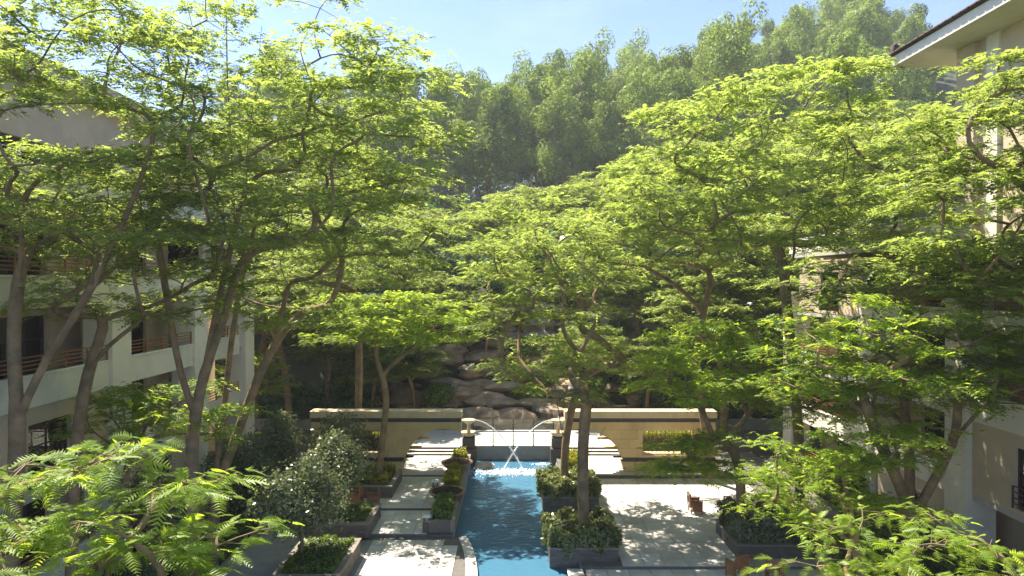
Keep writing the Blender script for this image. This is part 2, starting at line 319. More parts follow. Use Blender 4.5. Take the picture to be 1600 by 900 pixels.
def copy_tree(o, loc, rz=0, sc=1., label=None, group=None):
    def rec(s, parent):
        c = s.copy(); COL.objects.link(c); c.parent = parent
        for k in s.children: rec(k, c)
        return c
    c = rec(o, None); c.location = loc; c.rotation_euler = (0, 0, rz); c.scale = (sc, sc, sc) if not isinstance(sc, tuple) else sc
    if label: c['label'] = label
    if group: c['group'] = group
    return c

# ================================================================== SETTING
def hill_z(X, Y):
    X = np.asarray(X, float); Y = np.asarray(Y, float)
    a = np.clip((Y-50)/13, 0, 1); z = -.6+1.3*np.clip((Y-47.5)/.6, 0, 1)+8.3*a*a*(3-2*a)
    z = z+np.clip((Y-62)/43, 0, 1)*14.5
    ridge = 14+.47*np.clip(X, -45, 90); z = z+np.clip((Y-104)/100, 0, 1)**.9*ridge
    und = np.sin(X*.11+1.3)*np.cos(Y*.09)*1.2+np.sin(X*.31+Y*.2)*.4
    return z+und*np.clip((Y-55)/25, 0, 1)
gx = np.concatenate([np.linspace(-400, -72, 18), np.linspace(-70, 70, 71), np.linspace(72, 400, 18)]); gy = np.concatenate([np.linspace(-120, 46, 14), np.linspace(47, 66, 39), np.linspace(67, 240, 88), np.linspace(245, 420, 12)])
XX, YY = np.meshgrid(gx, gy); V = np.stack([XX, YY, hill_z(XX, YY)], -1).reshape(-1, 3); nx = len(gx)
ii = np.arange(len(gy)-1)[:, None]*nx+np.arange(nx-1)[None]; Fc = np.stack([ii, ii+1, ii+nx+1, ii+nx], -1).reshape(-1, 4)
tag(link('terrain', fastmesh('terrain', V, Fc, 'hill_soil', smooth=True)), 'dark green brown hillside ground under the trees', kind='structure')

def terrace(name, label, poly, z0, z1, m='mortar'):
    o = MB().prism(poly, z0, z1).build(name, m); return tag(o, label, kind='structure')
rnd = random.Random(4)
def slabs(parent, x0, x1, y0, y1, z, sx, sy, m='granite', inside=None):
    nx = max(1, round((x1-x0)/sx)); ny = max(1, round((y1-y0)/sy)); sx = (x1-x0)/nx; sy = (y1-y0)/ny
    for i in range(nx):
        for j in range(ny):
            a = x0+i*sx; b = y0+j*sy
            if inside and not all(inside(p, q) for p in (a, a+sx) for q in (b, b+sy)): continue
            o = boxo('paving_slab', m, a+.008, a+sx-.008, b+.008, b+sy-.008, z, z+.03, parent, .004); o.location.z += rnd.uniform(-.002, .002)
PZ = .03
# left terraces (rising away from the camera) and walkway
t = terrace('lower_terrace', 'pale paved terrace on the near left with a curved edge', [(-10.8, 12), (-3.0, 12)]+[(-3.5+2.2*math.cos(a), 25+7.2*math.sin(a)) for a in np.linspace(-1.2, .84, 26)]+[(-2.05, 30.4), (-10.8, 30.4)], -.55, .12)
ell = lambda X, Y: ((X+3.5)/1.72)**2+((Y-25)/6.9)**2 < 1 or X < -3.5
slabs(t, -6.0, -1.7, 20.4, 30.0, .12, .6, .6, inside=ell)
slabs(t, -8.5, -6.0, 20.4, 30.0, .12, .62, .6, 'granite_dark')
# raised rim stones along the curve
angs = np.linspace(-.9, .86, 19)
for a, b in zip(angs[:-1], angs[1:]):
    q = []
    for s, aa in ((0, a), (0, b), (1, b), (1, a)):
        k = 1.0 if s == 0 else .79
        aa2 = aa+(.002 if aa == a else -.002); q.append((-3.5+2.2*k*math.cos(aa2)+(.0 if s == 0 else 0), 25+7.2*(1 if s == 0 else .965)*math.sin(aa2)))
    MB().prism(q, .12, .17).build('rim_stone', 'granite', t)
t = terrace('middle_terrace', 'pale paved middle step of the left path', [(-10.8, 30.4), (-2.62, 30.4), (-2.62, 33.5), (-10.8, 33.5)], -.55, .25)
slabs(t, -8.5, -3.75, 30.42, 33.5, .25, .6, .62)
t = terrace('upper_terrace', 'bright paved upper stretch of the left path', [(-10.8, 33.5), (-2.62, 33.5), (-2.62, 38.9), (-10.8, 38.9)], -.55, .37)
slabs(t, -8.5, -3.75, 33.52, 38.9, .37, .6, .6)
t = terrace('arch_terrace', 'bright paving under and before the left arch', [(-14, 38.9), (-2.62, 38.9), (-2.62, 44.3), (-14, 44.3)], -.55, .47)
slabs(t, -11, -3.75, 38.92, 43.2, .47, .75, .6)
t = terrace('right_terrace', 'sunlit pale paved terrace right of the pool', [(2.62, 26.9), (13.1, 26.9), (13.1, 38.9), (2.62, 38.9)], -.55, .27)
slabs(t, 4.2, 12.6, 26.92, 38.9, .27, .84, .6)
t = terrace('near_right_terrace', 'paved lower strip at the near right pool edge', [(2.1, 12), (13.1, 12), (13.1, 26.9), (2.1, 26.9)], -.55, .15)
slabs(t, 2.75, 12.6, 20.4, 26.88, .15, .82, .6)
t = terrace('right_arch_terrace', 'bright paving under and before the right arch', [(2.62, 38.9), (15, 38.9), (15, 44.3), (2.62, 44.3)], -.55, .47)
slabs(t, 3.75, 12, 38.92, 43.2, .47, .75, .6)
# steps up to the promenade, promenade slab
for sgn, nm in ((-1, 'left'), (1, 'right')):
    st = empty('stone_steps', (0, 0, 0), 0, 'low stone steps behind the %s arch' % nm, 'steps')
    for k in range(3):
        a, b = sorted((sgn*3.35, sgn*6.6)); boxo('step', 'granite', a, b, 43.3+.36*k, 44.6, .47+.12*k, .47+.12*(k+1), st, .012)
        boxo('riser', 'band_stone', a, b, 43.292+.36*k, 43.298+.36*k, .475+.12*k, .57+.12*k, st)
t = terrace('promenade', 'bright raised promenade crossing behind the arches', [(-34, 44.35), (34, 44.35), (34, 49.3), (-34, 49.3)], -.6, .79)
slabs(t, -12, 12, 44.4, 49.2, .79, 1.2, .8)
boxo('pool_end_wall', 'granite_dark', -3.3, 3.3, 44.26, 44.345, -.5, .80, t, .01)
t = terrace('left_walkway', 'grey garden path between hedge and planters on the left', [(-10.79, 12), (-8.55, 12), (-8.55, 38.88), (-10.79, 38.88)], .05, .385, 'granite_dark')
for j in range(14): boxo('kerb_stone', 'cap_stone', -11.05, -10.81, 14+j*1.75, 14+j*1.75+1.73, .0, .52, t, .015)
t = terrace('left_bed', 'planted earth bed by the left building', [(-15.2, 10), (-11.06, 10), (-11.06, 44.3), (-15.2, 44.3)], -.55, .35, 'under_soil')
t = terrace('right_bed', 'planted earth strip by the right building', [(15.35, 10), (17.2, 10), (17.2, 44.3), (15.35, 44.3)], -.55, .35, 'under_soil')
# pool
o = MB().box(-3.3, 4.3, 8, 44.3, -.62, -.55).build('pool_bed', 'pool_tile'); tag(o, 'blue tiled bottom of the pool', kind='structure')
for nm, x0, x1 in (('pool_side', -2.62, -2.58), ('pool_side', 2.58, 2.62)): tag(MB().box(x0, x1, 30.4 if x0 < 0 else 26.9, 44.26, -.55, .26).build(nm, 'granite_dark'), 'dark stone side of the pool', kind='structure')
cp = empty('pool_coping', (0, 0, 0), 0, 'pale coping stones along the near right pool edge', 'coping')
for j in range(10): boxo('coping_stone', 'granite', 2.06, 2.66, 20.9+j*.6, 20.9+j*.6+.59, .15, .2, cp, .01)
wv = [(-3.28, 8), (4.28, 8), (4.28, 26.9), (2.6, 26.9), (2.6, 44.26), (-3.28, 44.26)]
me = bpy.data.meshes.new('pool_water'); me.from_pydata([(x, y, 0) for x, y in wv], [], [tuple(range(6))]); me.materials.append(MATS['water'])
tag(link('pool_water', me), 'rippled blue water of the long garden pool', kind='structure')
# canal on the right
t = terrace('canal_bed', 'greenish bottom of the narrow canal on the right', [(13.4, 14), (15.1, 14), (15.1, 43), (13.4, 43)], -.55, -.3, 'canal_bed')
tag(MB().add([(13.4, 14, .1), (15.1, 14, .1), (15.1, 43, .1), (13.4, 43, .1)], [(0, 1, 2, 3)]).build('canal_water', 'canal_water'), 'still green water of the narrow canal', kind='structure')
cw = empty('canal_kerb', (0, 0, 0), 0, 'pale stone kerb lining the narrow canal on the right', 'kerb')
for j in range(16):
    for x0 in (13.1, 15.1): boxo('kerb_stone', 'cap_stone', x0+.003, x0+.25, 14+j*1.8, 14+j*1.8+1.79, -.5, .42, cw, .012)

# ================================================================== ARCH WALLS
def arch_wall(sgn, label):
    Y0, Y1 = 39.6, 40.3; e = empty('arch_wall', (sgn*7.1, Y0, .5), 0, label, 'wall'); inv = Matrix.Translation((-sgn*7.1, -Y0, -.5))
    ac, aw, ah, zb = 3.9, 2.33, 2.4, .5
    X0, X1 = 2.95, 11.4
    def az(x):
        u = (x-ac)/aw; return zb+ah*math.sqrt(max(0, 1-u*u)) if abs(u) < 1 else zb
    op = (7.3, 10.2, 1.42, 2.86)           # lattice opening
    def piece(nm, m, x0, x1, z0, z1, y0=Y0, y1=Y1):
        n = 6; xs = [x0+(x1-x0)*i/n for i in range(n+1)]
        bot = [(x, max(z0, az(x) if x < ac+aw else z0)) for x in xs]
        if all(z >= z1-.01 for _, z in bot): return
        bot = [(x, min(z, z1-.004)) for x, z in bot]
        if max(z for _, z in bot) <= z0+1e-6: poly = [(x0, z0), (x1, z0), (x1, z1), (x0, z1)]
        else: poly = bot+[(x1, z1), (x0, z1)]
        poly = [(sgn*x, z) for x, z in poly]
        if sgn < 0: poly = poly[::-1]
        mb = MB().prism_y(poly, y0, y1); mb.v = [tuple(inv @ Vector(p)) for p in mb.v]
        mb.build(nm, m, e, bevel=.006)
    rows = [(.5, 1.05, 'sandstone'), (1.05, 1.28, 'band_stone'), (1.28, 1.8, 'sandstone'), (1.8, 2.33, 'sandstone'), (2.33, 2.86, 'sandstone'), (2.86, 3.28, 'sandstone'), (3.28, 3.52, 'band_stone')]
    for j, (z0, z1, m) in enumerate(rows):
        xs = [X0]; off = .0 if j % 2 else .45; x = X0+off
        while x < X1-.3:
            if x > X0+.2: xs.append(x)
            x += .9 if m == 'sandstone' else 1.35
        for q in (op[0], op[1]):
            if z0 >= op[2]-.2 and z1 <= op[3]+.01: xs = [v for v in xs if abs(v-q) > .2]+[q]
        xs = sorted(xs)+[X1]
        for a, b in zip(xs[:-1], xs[1:]):
            if z0 >= 1.2 and z1 <= 2.87 and a >= op[0]-.01 and b <= op[1]+.01:
                if z0 < op[2]: piece('block', m, a+.003, b-.003, z0+.003, op[2]-.003)
                continue
            dz = .012 if m == 'band_stone' else 0
            piece('block', m, a+.003, b-.003, z0+.003, z1-.003, Y0-dz, Y1+dz)
    n = 7
    for k in range(n):
        a = X0-.06+(X1-X0+.12)*k/n; b = X0-.06+(X1-X0+.12)*(k+1)/n; a, b = (a, b) if sgn > 0 else (-b, -a)
        o = boxo('coping_stone', 'sandstone_pale', a+.003, b-.003, Y0-.1, Y1+.1, 3.52, 3.9, e, .012); o.location = inv @ o.location
    a, b = (op[0], op[1]) if sgn > 0 else (-op[1], -op[0])
    for nm, q in (('opening_frame', (a, b, 2.79, 2.855)), ('opening_frame', (a, b, 1.425, 1.49))):
        o = boxo(nm, 'sandstone_pale', q[0]+.004, q[1]-.004, Y0+.1, Y1-.1, q[2], q[3], e); o.location = inv @ o.location
    for k in range(12):
        x = a+.12+(b-a-.24)*k/11; o = boxo('lattice_bar', 'rail_dark', x-.012, x+.012, Y0+.3, Y0+.33, 1.49, 2.79, e); o.location = inv @ o.location
arch_wall(-1, 'sandstone arch wall left of the pool with dark stripe under its coping')
arch_wall(1, 'sandstone arch wall right of the pool with latticed opening')

# glass balustrades of the promenade bridge
for Y, lab in ((44.45, 'low glass balustrade along the near edge of the bridge'), (48.9, 'low glass balustrade along the far edge of the bridge')):
    e = empty('glass_balustrade', (0, Y, .82), 0, lab, 'balustrade')
    w_ = 2.55*Y/44.45
    for k in range(5): x = -w_+k*w_/2; MB().box(x-.03, x+.03, -.03, .03, 0, .82).box(x-.05, x+.05, -.05, .05, 0, .02).build('post', 'rail_dark', e)
    for k in range(4): x = -w_+k*w_/2; MB().box(x+.05, x+w_/2-.05, -.006, .006, .06, .8).build('glass_panel', 'clear_glass', e)
    if Y > 48: boxo('top_rail', 'rail_dark', -w_, w_, -.02, .02, .825, .85, e)
for x0, x1, lab in ((-20, -2.9, 'low plain stone wall behind the promenade on the left'), (2.9, 20, 'low plain stone wall behind the promenade on the right')):
    tag(MB().box(x0, x1, 49.3, 49.6, .3, 1.55).build('low_wall', 'granite_dark', bevel=.02), lab, 'wall')

# ================================================================== PLANTERS
def planter(x0, x1, y0, y1, zb, zt, label, bricks=True, soil=.12):
    e = empty('brick_planter', ((x0+x1)/2, (y0+y1)/2, zb), 0, label, 'planter', None); ox, oy = -(x0+x1)/2, -(y0+y1)/2
    w, d, h = x1-x0, y1-y0, zt-zb; t_ = .22
    hw, hd = w/2, d/2; hb = h-.055
    mb = MB().box(-hw+.02, hw-.02, -hd+.02, -hd+t_, 0, hb-.003).box(-hw+.02, hw-.02, hd-t_, hd-.02, 0, hb-.003).box(-hw+.02, -hw+t_, -hd+t_+.001, hd-t_-.001, 0, hb-.003).box(hw-t_, hw-.02, -hd+t_+.001, hd-t_-.001, 0, hb-.003)
    mb.build('core', 'mortar', e)
    boxo('soil', 'soil', -hw+t_+.005, hw-t_-.005, -hd+t_+.005, hd-t_-.005, .02, h-soil, e)
    nb = max(3, round(hb/.095)); ch = hb/nb; L = .3
    inner = -1 if x0+x1 > 0 else 1
    for j in range(nb):
        z0, z1 = j*ch+.004, (j+1)*ch-.004
        n = max(2, round(w/L)); sw = w/n
        for face in ('front', 'side', 'side2'):
            ln = w if face == 'front' else d; n = max(2, round(ln/L)); sw = ln/n
            if face == 'side2' and abs((x0+x1)/2) > 5: continue
            for k in range(n+(j % 2)):
                a = k*sw-(sw/2 if j % 2 else 0); b = min(ln, a+sw); a = max(0, a)
                if b-a < .05: continue
                if face == 'front': boxo('brick', 'brick_grey', -hw+a+.004, -hw+b-.004, -hd, -hd+.1, z0, z1, e)
                elif face == 'side':
                    xx = hw if inner > 0 else hw
                    if b < .11: continue
                    boxo('brick', 'brick_grey', xx-.1, xx, -hd+max(a, .105)+.004, -hd+b-.004, z0, z1, e)
                else:
                    if b < .11: continue
                    boxo('brick', 'brick_grey', -hw, -hw+.1, -hd+max(a, .105)+.004, -hd+b-.004, z0, z1, e)
    for k in range(4):
        a, b = -hw-.03+(w+.06)*k/4, -hw-.03+(w+.06)*(k+1)/4
        boxo('cap_stone', 'cap_stone', a+.003, b-.003, -hd-.03, -hd+t_+.03, hb, h, e, .008); boxo('cap_stone', 'cap_stone', a+.003, b-.003, hd-t_-.03, hd+.03, hb, h, e, .008)
    m = max(2, round((d-2*t_)/.8))
    for k in range(m):
        a, b = -hd+t_+.034+(d-2*t_-.068)*k/m, -hd+t_+.034+(d-2*t_-.068)*(k+1)/m
        for s in (-1, 1):
            q = (-hw-.03, -hw+t_+.03) if s < 0 else (hw-t_-.03, hw+.03); boxo('cap_stone', 'cap_stone', q[0], q[1], a+.003, b-.003, hb, h, e, .008)
    return e
planter(1.42, 4.12, 27.4, 30.1, -.5, .8, 'grey brick planter standing in the pool, nearest on the right')
planter(1.42, 4.12, 33.75, 36.5, -.5, .85, 'grey brick planter in the pool, second from the camera on the right')
planter(-9.6, -6.05, 35, 38.2, .4, 1.0, 'brick planter of golden hedge near the left arch')
planter(-9.2, -6.15, 29.9, 32.6, .28, .9, 'brick planter holding a round tree between two chairs and the lower terrace')
planter(-8.5, -6.15, 24.6, 28.3, .15, .85, 'nearest brick planter on the left with a round tree')
planter(8.8, 11.9, 27.6, 30.6, .3, .85, 'low brick planter of shrubs on the right terrace')

# ------------------------------------------------------------------ hedges and shrubs
def cloud_leaves(rng, n, shape, size, asp=.5):
    """leaf cloud in a box (hx,hy,hz) or ellipsoid shell, normals outward + random"""
    kind, hx, hy, hz = shape
    if kind == 'box':
        p = rng.uniform(-1, 1, (n, 3)); ax = rng.integers(0, 4, n); top = ax >= 2
        p[top, 2] = 1-np.abs(rng.normal(0, .16, top.sum())); s = ax == 0; p[s, 0] = np.sign(p[s, 0])*(1-np.abs(rng.normal(0, .07, s.sum()))); s = ax == 1; p[s, 1] = np.sign(p[s, 1])*(1-np.abs(rng.normal(0, .07, s.sum())))
        nv = np.where(top[:, None], [0, 0, 1.], p*[1, 1, 0]); lump = np.sin(p[:, :1]*hx*5+1)*np.cos(p[:, 1:2]*hy*4.3)*.06; p = p*[hx, hy, hz]; p[:, 2:] += lump
    else:
        u = nrm(rng.normal(0, 1, (n, 3))); ncl = 30; cc = nrm(rng.normal(0, 1, (ncl, 3))); near = np.max(u@cc.T, 1)
        r = (.3+.8*np.clip((near-.58)/.42, 0, 1)**.8)*(1-np.abs(rng.normal(0, .15, n))); low = u[:, 2] < -.55; r[low] *= .8
        p = u*r[:, None]*[hx, hy, hz]; nv = u
    nv = nrm(nv+rng.normal(0, .6, (n, 3))); return oval_leaves(p+rng.normal(0, .02, (n, 3)), nv, size, rng, asp)
def hedge(name, x0, x1, y0, y1, z0, z1, leaf, label, seed, dens=900, size=.1, cat='hedge', group=None, rough=0):
    rng = np.random.default_rng(seed); hx, hy, hz = (x1-x0)/2, (y1-y0)/2, (z1-z0)/2; n = int(dens*(4*hx*hy+2*(hx+hy)*2*hz))
    A, Fc, t = cloud_leaves(rng, n, ('box', hx, hy, hz), size); e = empty(name, ((x0+x1)/2, (y0+y1)/2, z0), 0, label, cat, group); A[:, 2] += hz
    if rough:
        c = A.reshape(-1, 4, 3).mean(1); off = np.stack([np.sin(c[:, 1]*5+c[:, 2]*4)*.12, np.cos(c[:, 0]*5.5+c[:, 2]*3)*.12, np.sin(c[:, 0]*4.6+seed)*np.cos(c[:, 1]*4.1+1)*.2+rng.normal(0, .07, len(c))], 1)*rough; A = (A.reshape(-1, 4, 3)+off[:, None]).reshape(-1, 3)
    MB().box(-hx*.86, hx*.86, -hy*.86, hy*.86, 0, hz*1.66).build('stems', 'hill_soil', e)
    tag(link('foliage', fastmesh('foliage', A, Fc, leaf, t), e), kind='stuff'); return e
def ball_tree(name, loc, h, rx, rz, leaf, label, seed, n=9000, size=.1, stem=.07, group=None, cat='tree'):
    rng = np.random.default_rng(seed); e = empty(name, loc, 0, label, cat, group); zc = h-rz
    P = [np.array([0, 0, 0.])]; par = [-1]
    for k in range(1, 4): P.append(np.array([rng.normal(0, .03), rng.normal(0, .03), max(.15, zc-rz*.55)*k/3])); par.append(k-1)
    for k in range(16):
        u = nrm(rng.normal(0, 1, 3)); u[2] = abs(u[2])*.9; q = np.array([0, 0, zc-.1*rz])+u*[rx*.82, rx*.82, rz*.85]; cur = 3; p0 = P[3]
        for i in range(1, 4): P.append(p0+(q-p0)*i/3+rng.normal(0, .05, 3)); par.append(cur); cur = len(P)-1
    P = np.array(P); par = np.array(par); rad = np.full(len(P), stem*.3); rad[:4] = stem; rad[6::3] = .012
    link('trunk', branch_mesh('trunk', P, par, rad, 'bark', rad > 0, 6), e)
    pts = []; nv = []; m = 26; per = int(n*1.3/m)
    for k in range(m):      # leafy lumps of uneven size through the crown
        u = nrm(rng.normal(0, 1, 3)); u[2] = u[2]*.9+.1; c = u*(.42+.36*rng.random())*np.array([rx, rx, rz]); cr = (.26+.2*rng.random())*rx
        w_ = nrm(rng.normal(0, 1, (per, 3))); r_ = np.abs(rng.normal(.85, .24, per))[:, None]
        pts.append(c+w_*r_*[cr*1.1, cr*1.1, cr]); nv.append(nrm(w_+[0, 0, .35]+rng.normal(0, .45, (per, 3))))
    A, Fc, t = oval_leaves(np.concatenate(pts), np.concatenate(nv), size, rng, .5); A[:, 2] += zc
    tag(link('crown', fastmesh('crown', A, Fc, leaf, t), e), kind='stuff'); return e

hedge('golden_hedge', -8.0, -6.4, 35.3, 37.9, .85, 1.35, 'gold_leaf', 'clipped golden hedge in the left planter by the arch', 1, 420, .14, rough=.5)
hedge('planter_hedge', -8.9, -6.4, 30.2, 32.3, .75, 1.05, 'hedge_leaf', 'low green hedge around the trunk in the middle left planter', 2, 420, .13, rough=.4)
hedge('planter_hedge', -8.25, -6.4, 24.9, 28.05, .7, 1.0, 'hedge_leaf', 'low green hedge in the nearest left planter', 3, 420, .13, rough=.4)
hedge('planter_shrubs', 1.3, 4.1, 27.35, 30.0, .72, 1.35, 'shrub_leaf', 'dense dark shrub filling the nearest pool planter', 4, 420, .2, 'shrub', rough=1)
hedge('planter_shrubs', 1.3, 4.1, 33.7, 36.4, .75, 1.5, 'shrub_leaf', 'sunlit shrub filling the second pool planter', 5, 420, .2, 'shrub', rough=1)
hedge('planter_shrubs', 8.9, 11.8, 27.8, 30.5, .7, 1.7, 'glossy_leaf', 'dark bushy shrub in the low planter on the right terrace', 6, 350, .2, 'shrub', rough=1)
hedge('clipped_hedge', -11.9, -11.1, 16, 38, .3, 1.0, 'hedge_leaf', 'long clipped green hedge beside the left garden path', 7, 300, .12, rough=.4)
hedge('clipped_hedge', -13.3, -12.3, 24, 40, .3, 1.5, 'glossy_leaf', 'taller dark hedge behind the clipped one on the left', 8, 300, .12)
hedge('clipped_hedge', 15.45, 16.6, 22, 41, .3, 1.4, 'hedge_leaf', 'bright bushy hedge between canal and right building', 9, 300, .14)
hedge('golden_hedge', 7.0, 10.6, 41.4, 42.4, .47, 2.3, 'gold_leaf', 'tall golden hedge seen through the lattice of the right wall', 10, 420, .11)
hedge('golden_hedge', -10.6, -7.0, 41.4, 42.4, .47, 2.3, 'gold_leaf', 'tall golden hedge seen through the lattice of the left wall', 11, 420, .11)
# planter strip along the left pool edge: curb boxes, bowls on pedestals, hedges, lanterns
strip = [(30.5, 33.2, 'hedge_leaf', 'narrow green hedge in the pool edge planter behind the near lantern'), (35.2, 38.5, 'gold_leaf', 'golden hedge between the two planted bowls'), (40.6, 42.3, 'gold_leaf', 'golden hedge before the left tiered fountain')]
for k, (a, b, lf, lab) in enumerate(strip):
    e = empty('edge_planter', (-3.1, (a+b)/2, .3), 0, ['long stone trough at the near left pool edge', 'stone trough between the two planted bowls', 'stone trough below the left tiered fountain'][k], 'planter'); h2 = (b-a)/2
    zb = (-.03, .09, .19)[k]
    for nm, q in (('side', (-.63, -.47, -h2, h2)), ('side', (.35, .55, -h2, h2)), ('end', (-.465, .345, -h2, -h2+.16)), ('end', (-.465, .345, h2-.16, h2))): boxo(nm, 'cap_stone' if nm == 'side' else 'brick_grey', *q, zb, .52, e, .012)
    boxo('soil', 'soil', -.46, .34, -h2+.17, h2-.17, zb, .4, e)
    hedge('trough_hedge', -3.5, -2.78, a+.22, b-.22, .65, 1.2, lf, lab, 20+k, 480, .15, rough=.6)
hedge('trough_hedge', 3.0, 3.7, 38.6, 41.5, .5, 1.3, 'gold_leaf', 'golden hedge by the right pool edge near the lantern', 24, 420, .15, rough=.6)
def lantern(x, y, z, label):
    e = empty('garden_lantern', (x, y, z), 0, label, 'lantern', 'garden lanterns')
    MB().box(-.16, .16, -.16, .16, 0, .42).build('base', 'brick_grey', e, bevel=.01)
    for sx in (-1, 1):
        for sy in (-1, 1): boxo('post', 'lamp_dark', sx*.11-.02, sx*.11+.02, sy*.11-.02, sy*.11+.02, .42, .66, e)
    boxo('glass', 'clear_glass', -.095, .095, -.095, .095, .425, .655, e)
    MB().add([(-.2,-.2,.66),(.2,-.2,.66),(.2,.2,.66),(-.2,.2,.66),(-.12,-.12,.75),(.12,-.12,.75),(.12,.12,.75),(-.12,.12,.75)], [(3,2,1,0),(4,5,6,7),(0,1,5,4),(1,2,6,5),(2,3,7,6),(3,0,4,7)]).build('cap', 'lamp_cap', e)
lantern(-3.78, 30.65, .28, 'small pale capped lantern at the near end of the left trough')
lantern(-3.95, 35.6, .4, 'small pale capped lantern behind the nearer planted bowl')
lantern(3.35, 37.9, .3, 'small capped lantern by the trunk right of the pool')
BP = [(.18, 0), (.42, .05), (.68, .2), (.82, .38), (.9, .42), (.9, .47), (.8, .47), (.74, .4), (.3, .36), (.02, .355)]
rngb = np.random.default_rng(8)
def bowl(x, y, z, label, dry):
    e = empty('planted_bowl', (x, y, z), 0, label, 'bowl')
    MB().lathe(BP, 32).build('bowl', 'terracotta', e, smooth=True); MB().lathe([(.76, .37), (.5, .45), (.2, .48), (.01, .49)], 20).build('soil', 'soil', e, smooth=True)
    n = 900; a = rngb.random(n)*6.283; r = .74*np.sqrt(rngb.random(n)); p = np.stack([r*np.cos(a), r*np.sin(a), .43+.1*(1-(r/.75)**2)+rngb.random(n)*.05], 1)
    A, Fc, t = oval_leaves(p, nrm(rngb.normal(0, .6, (n, 3))+[0, 0, 1]), .1, rngb, .6); tag(link('dry_leaves', fastmesh('dry_leaves', A, Fc, 'dry_leaf' if dry else 'soil', t), e), kind='stuff')
    pe = empty('bowl_pedestal', (x+.05, y, -.3), 0, 'dark stone pedestal under the '+('farther' if dry else 'nearer')+' planted bowl', 'pedestal')
    MB().box(-.62, .55, -.55, .55, 0, z-.06+.3).build('block', 'pedestal_stone', pe, bevel=.02); MB().box(-.5, .45, -.45, .45, z+.24, z+.299).build('cap', 'cap_stone', pe, bevel=.01)
bowl(-3.22, 34.2, .55, 'wide terracotta bowl of dark soil, nearer of two by the pool', False)
bowl(-3.18, 39.65, .57, 'wide terracotta bowl of brown dry leaves, farther of two by the pool', True)
for sgn, nm in ((-1, 'left'), (1, 'right')):
    e = empty('tiered_fountain', (sgn*2.75, 43.3, -.1), 0, 'tiered stone fountain of two bowls at the %s end of the bridge' % nm, 'fountain')
    MB().box(-.48, .48, -.48, .48, 0, 1.1).build('pedestal', 'pedestal_stone', e, bevel=.03); MB().box(-.38, .38, -.38, .38, 1.102, 1.75).build('upper_pedestal', 'pedestal_stone', e, bevel=.05)
    MB().lathe([(.14, 1.752), (.3, 1.8), (.46, 1.98), (.48, 2.06), (.42, 2.06), (.3, 1.98), (.02, 1.96)], 24).build('lower_bowl', 'bowl_stone', e, smooth=True)
    MB().lathe([(.12, 1.98), (.1, 2.5), (.2, 2.58), (.42, 2.72), (.44, 2.8), (.38, 2.8), (.25, 2.74), (.02, 2.73)], 24).build('upper_bowl', 'bowl_stone', e, smooth=True)
    # arcing jet
    pts = []; 
    for i in range(15):
        tt = i/14; pts.append((sgn*(2.45-3.1*tt), 43.2-1.9*tt, 2.72+.25*tt-2.9*tt*tt-.05*tt))
    tag(MB().tube(pts, [.016+.022*i/14 for i in range(15)], 6).build('water_jet', 'spray', smooth=True), 'thin arc of water from the %s tiered fountain' % nm, 'water jet')
    dr = np.random.default_rng(50+sgn); q = np.array(pts); ix = np.clip((dr.random(420)**.6*14), 0, 13.99); i0 = ix.astype(int); fr_ = (ix-i0)[:, None]
    dp = q[i0]*(1-fr_)+q[np.minimum(i0+1, 14)]*fr_+dr.normal(0, 1, (420, 3))*(.012+.09*(ix/14)**2)[:, None]
    dA, dF, dt = oval_leaves(dp, nrm(dr.normal(0, 1, (420, 3))), .035, dr, .8); tag(link('jet_spray', fastmesh('jet_spray', dA, dF, 'foam', dt)), 'fine droplets breaking off the %s water jet' % nm, kind='stuff')
def scatter_foam(name, cx, cy, sx, sy, n, label, seed, s=.08):
    rng = np.random.default_rng(seed); p = np.stack([cx+rng.normal(0, sx, n), cy+rng.normal(0, sy, n), .012+np.abs(rng.normal(0, .03, n))], 1)
    A, Fc, t = oval_leaves(p, nrm(rng.normal(0, .35, (n, 3))+[0, 0, 1]), s, rng, .6); tag(link(name, fastmesh(name, A, Fc, 'foam', t)), label, kind='stuff')
scatter_foam('splash_foam', 0, 41.2, 1.15, .35, 2600, 'white foam where the two jets strike the pool', 31)
scatter_foam('small_splash', 1.75, 43, .3, .12, 250, 'small white splash near the right pool edge', 32)
def rock_mesh(seed, sub=3, flat=.6, m='rock'):
    rng = np.random.default_rng(seed); bm = bmesh.new(); bmesh.ops.create_icosphere(bm, subdivisions=sub, radius=1); pl = nrm(rng.normal(0, 1, (11, 3))); off = .42+.36*rng.random(11); ph = rng.random((6, 3))*6; fr = rng.normal(0, 3, (6, 3))
    for v in bm.verts:
        p = np.array(v.co); d = p@pl.T; k = np.max(np.where(d > off, d-off, 0)); p = p*(1-k*.9); p = p*(1+.05*np.sum(np.sin(fr@p+ph[:, 0]))/2); p[:2] *= 1+.09*np.tanh(4*np.sin(p[2]*8+ph[0, 1]+p[0]*.8)); v.co = Vector(p*[1, 1, flat])
    me = bpy.data.meshes.new('rock'); bm.to_mesh(me); bm.free(); me.materials.append(MATS[m]); return me
RM = [rock_mesh(s, 3, f) for s, f in ((1, .5), (2, .55), (3, .7), (4, .45), (5, .6))]
o = link('pool_boulder', rock_mesh(9, 3, .5, 'rock_pale'), None, (-1.72, 42.2, .12)); o.scale = (.6, .38, .62); tag(o, 'pale oblong boulder lying at the far end of the pool', 'boulder')

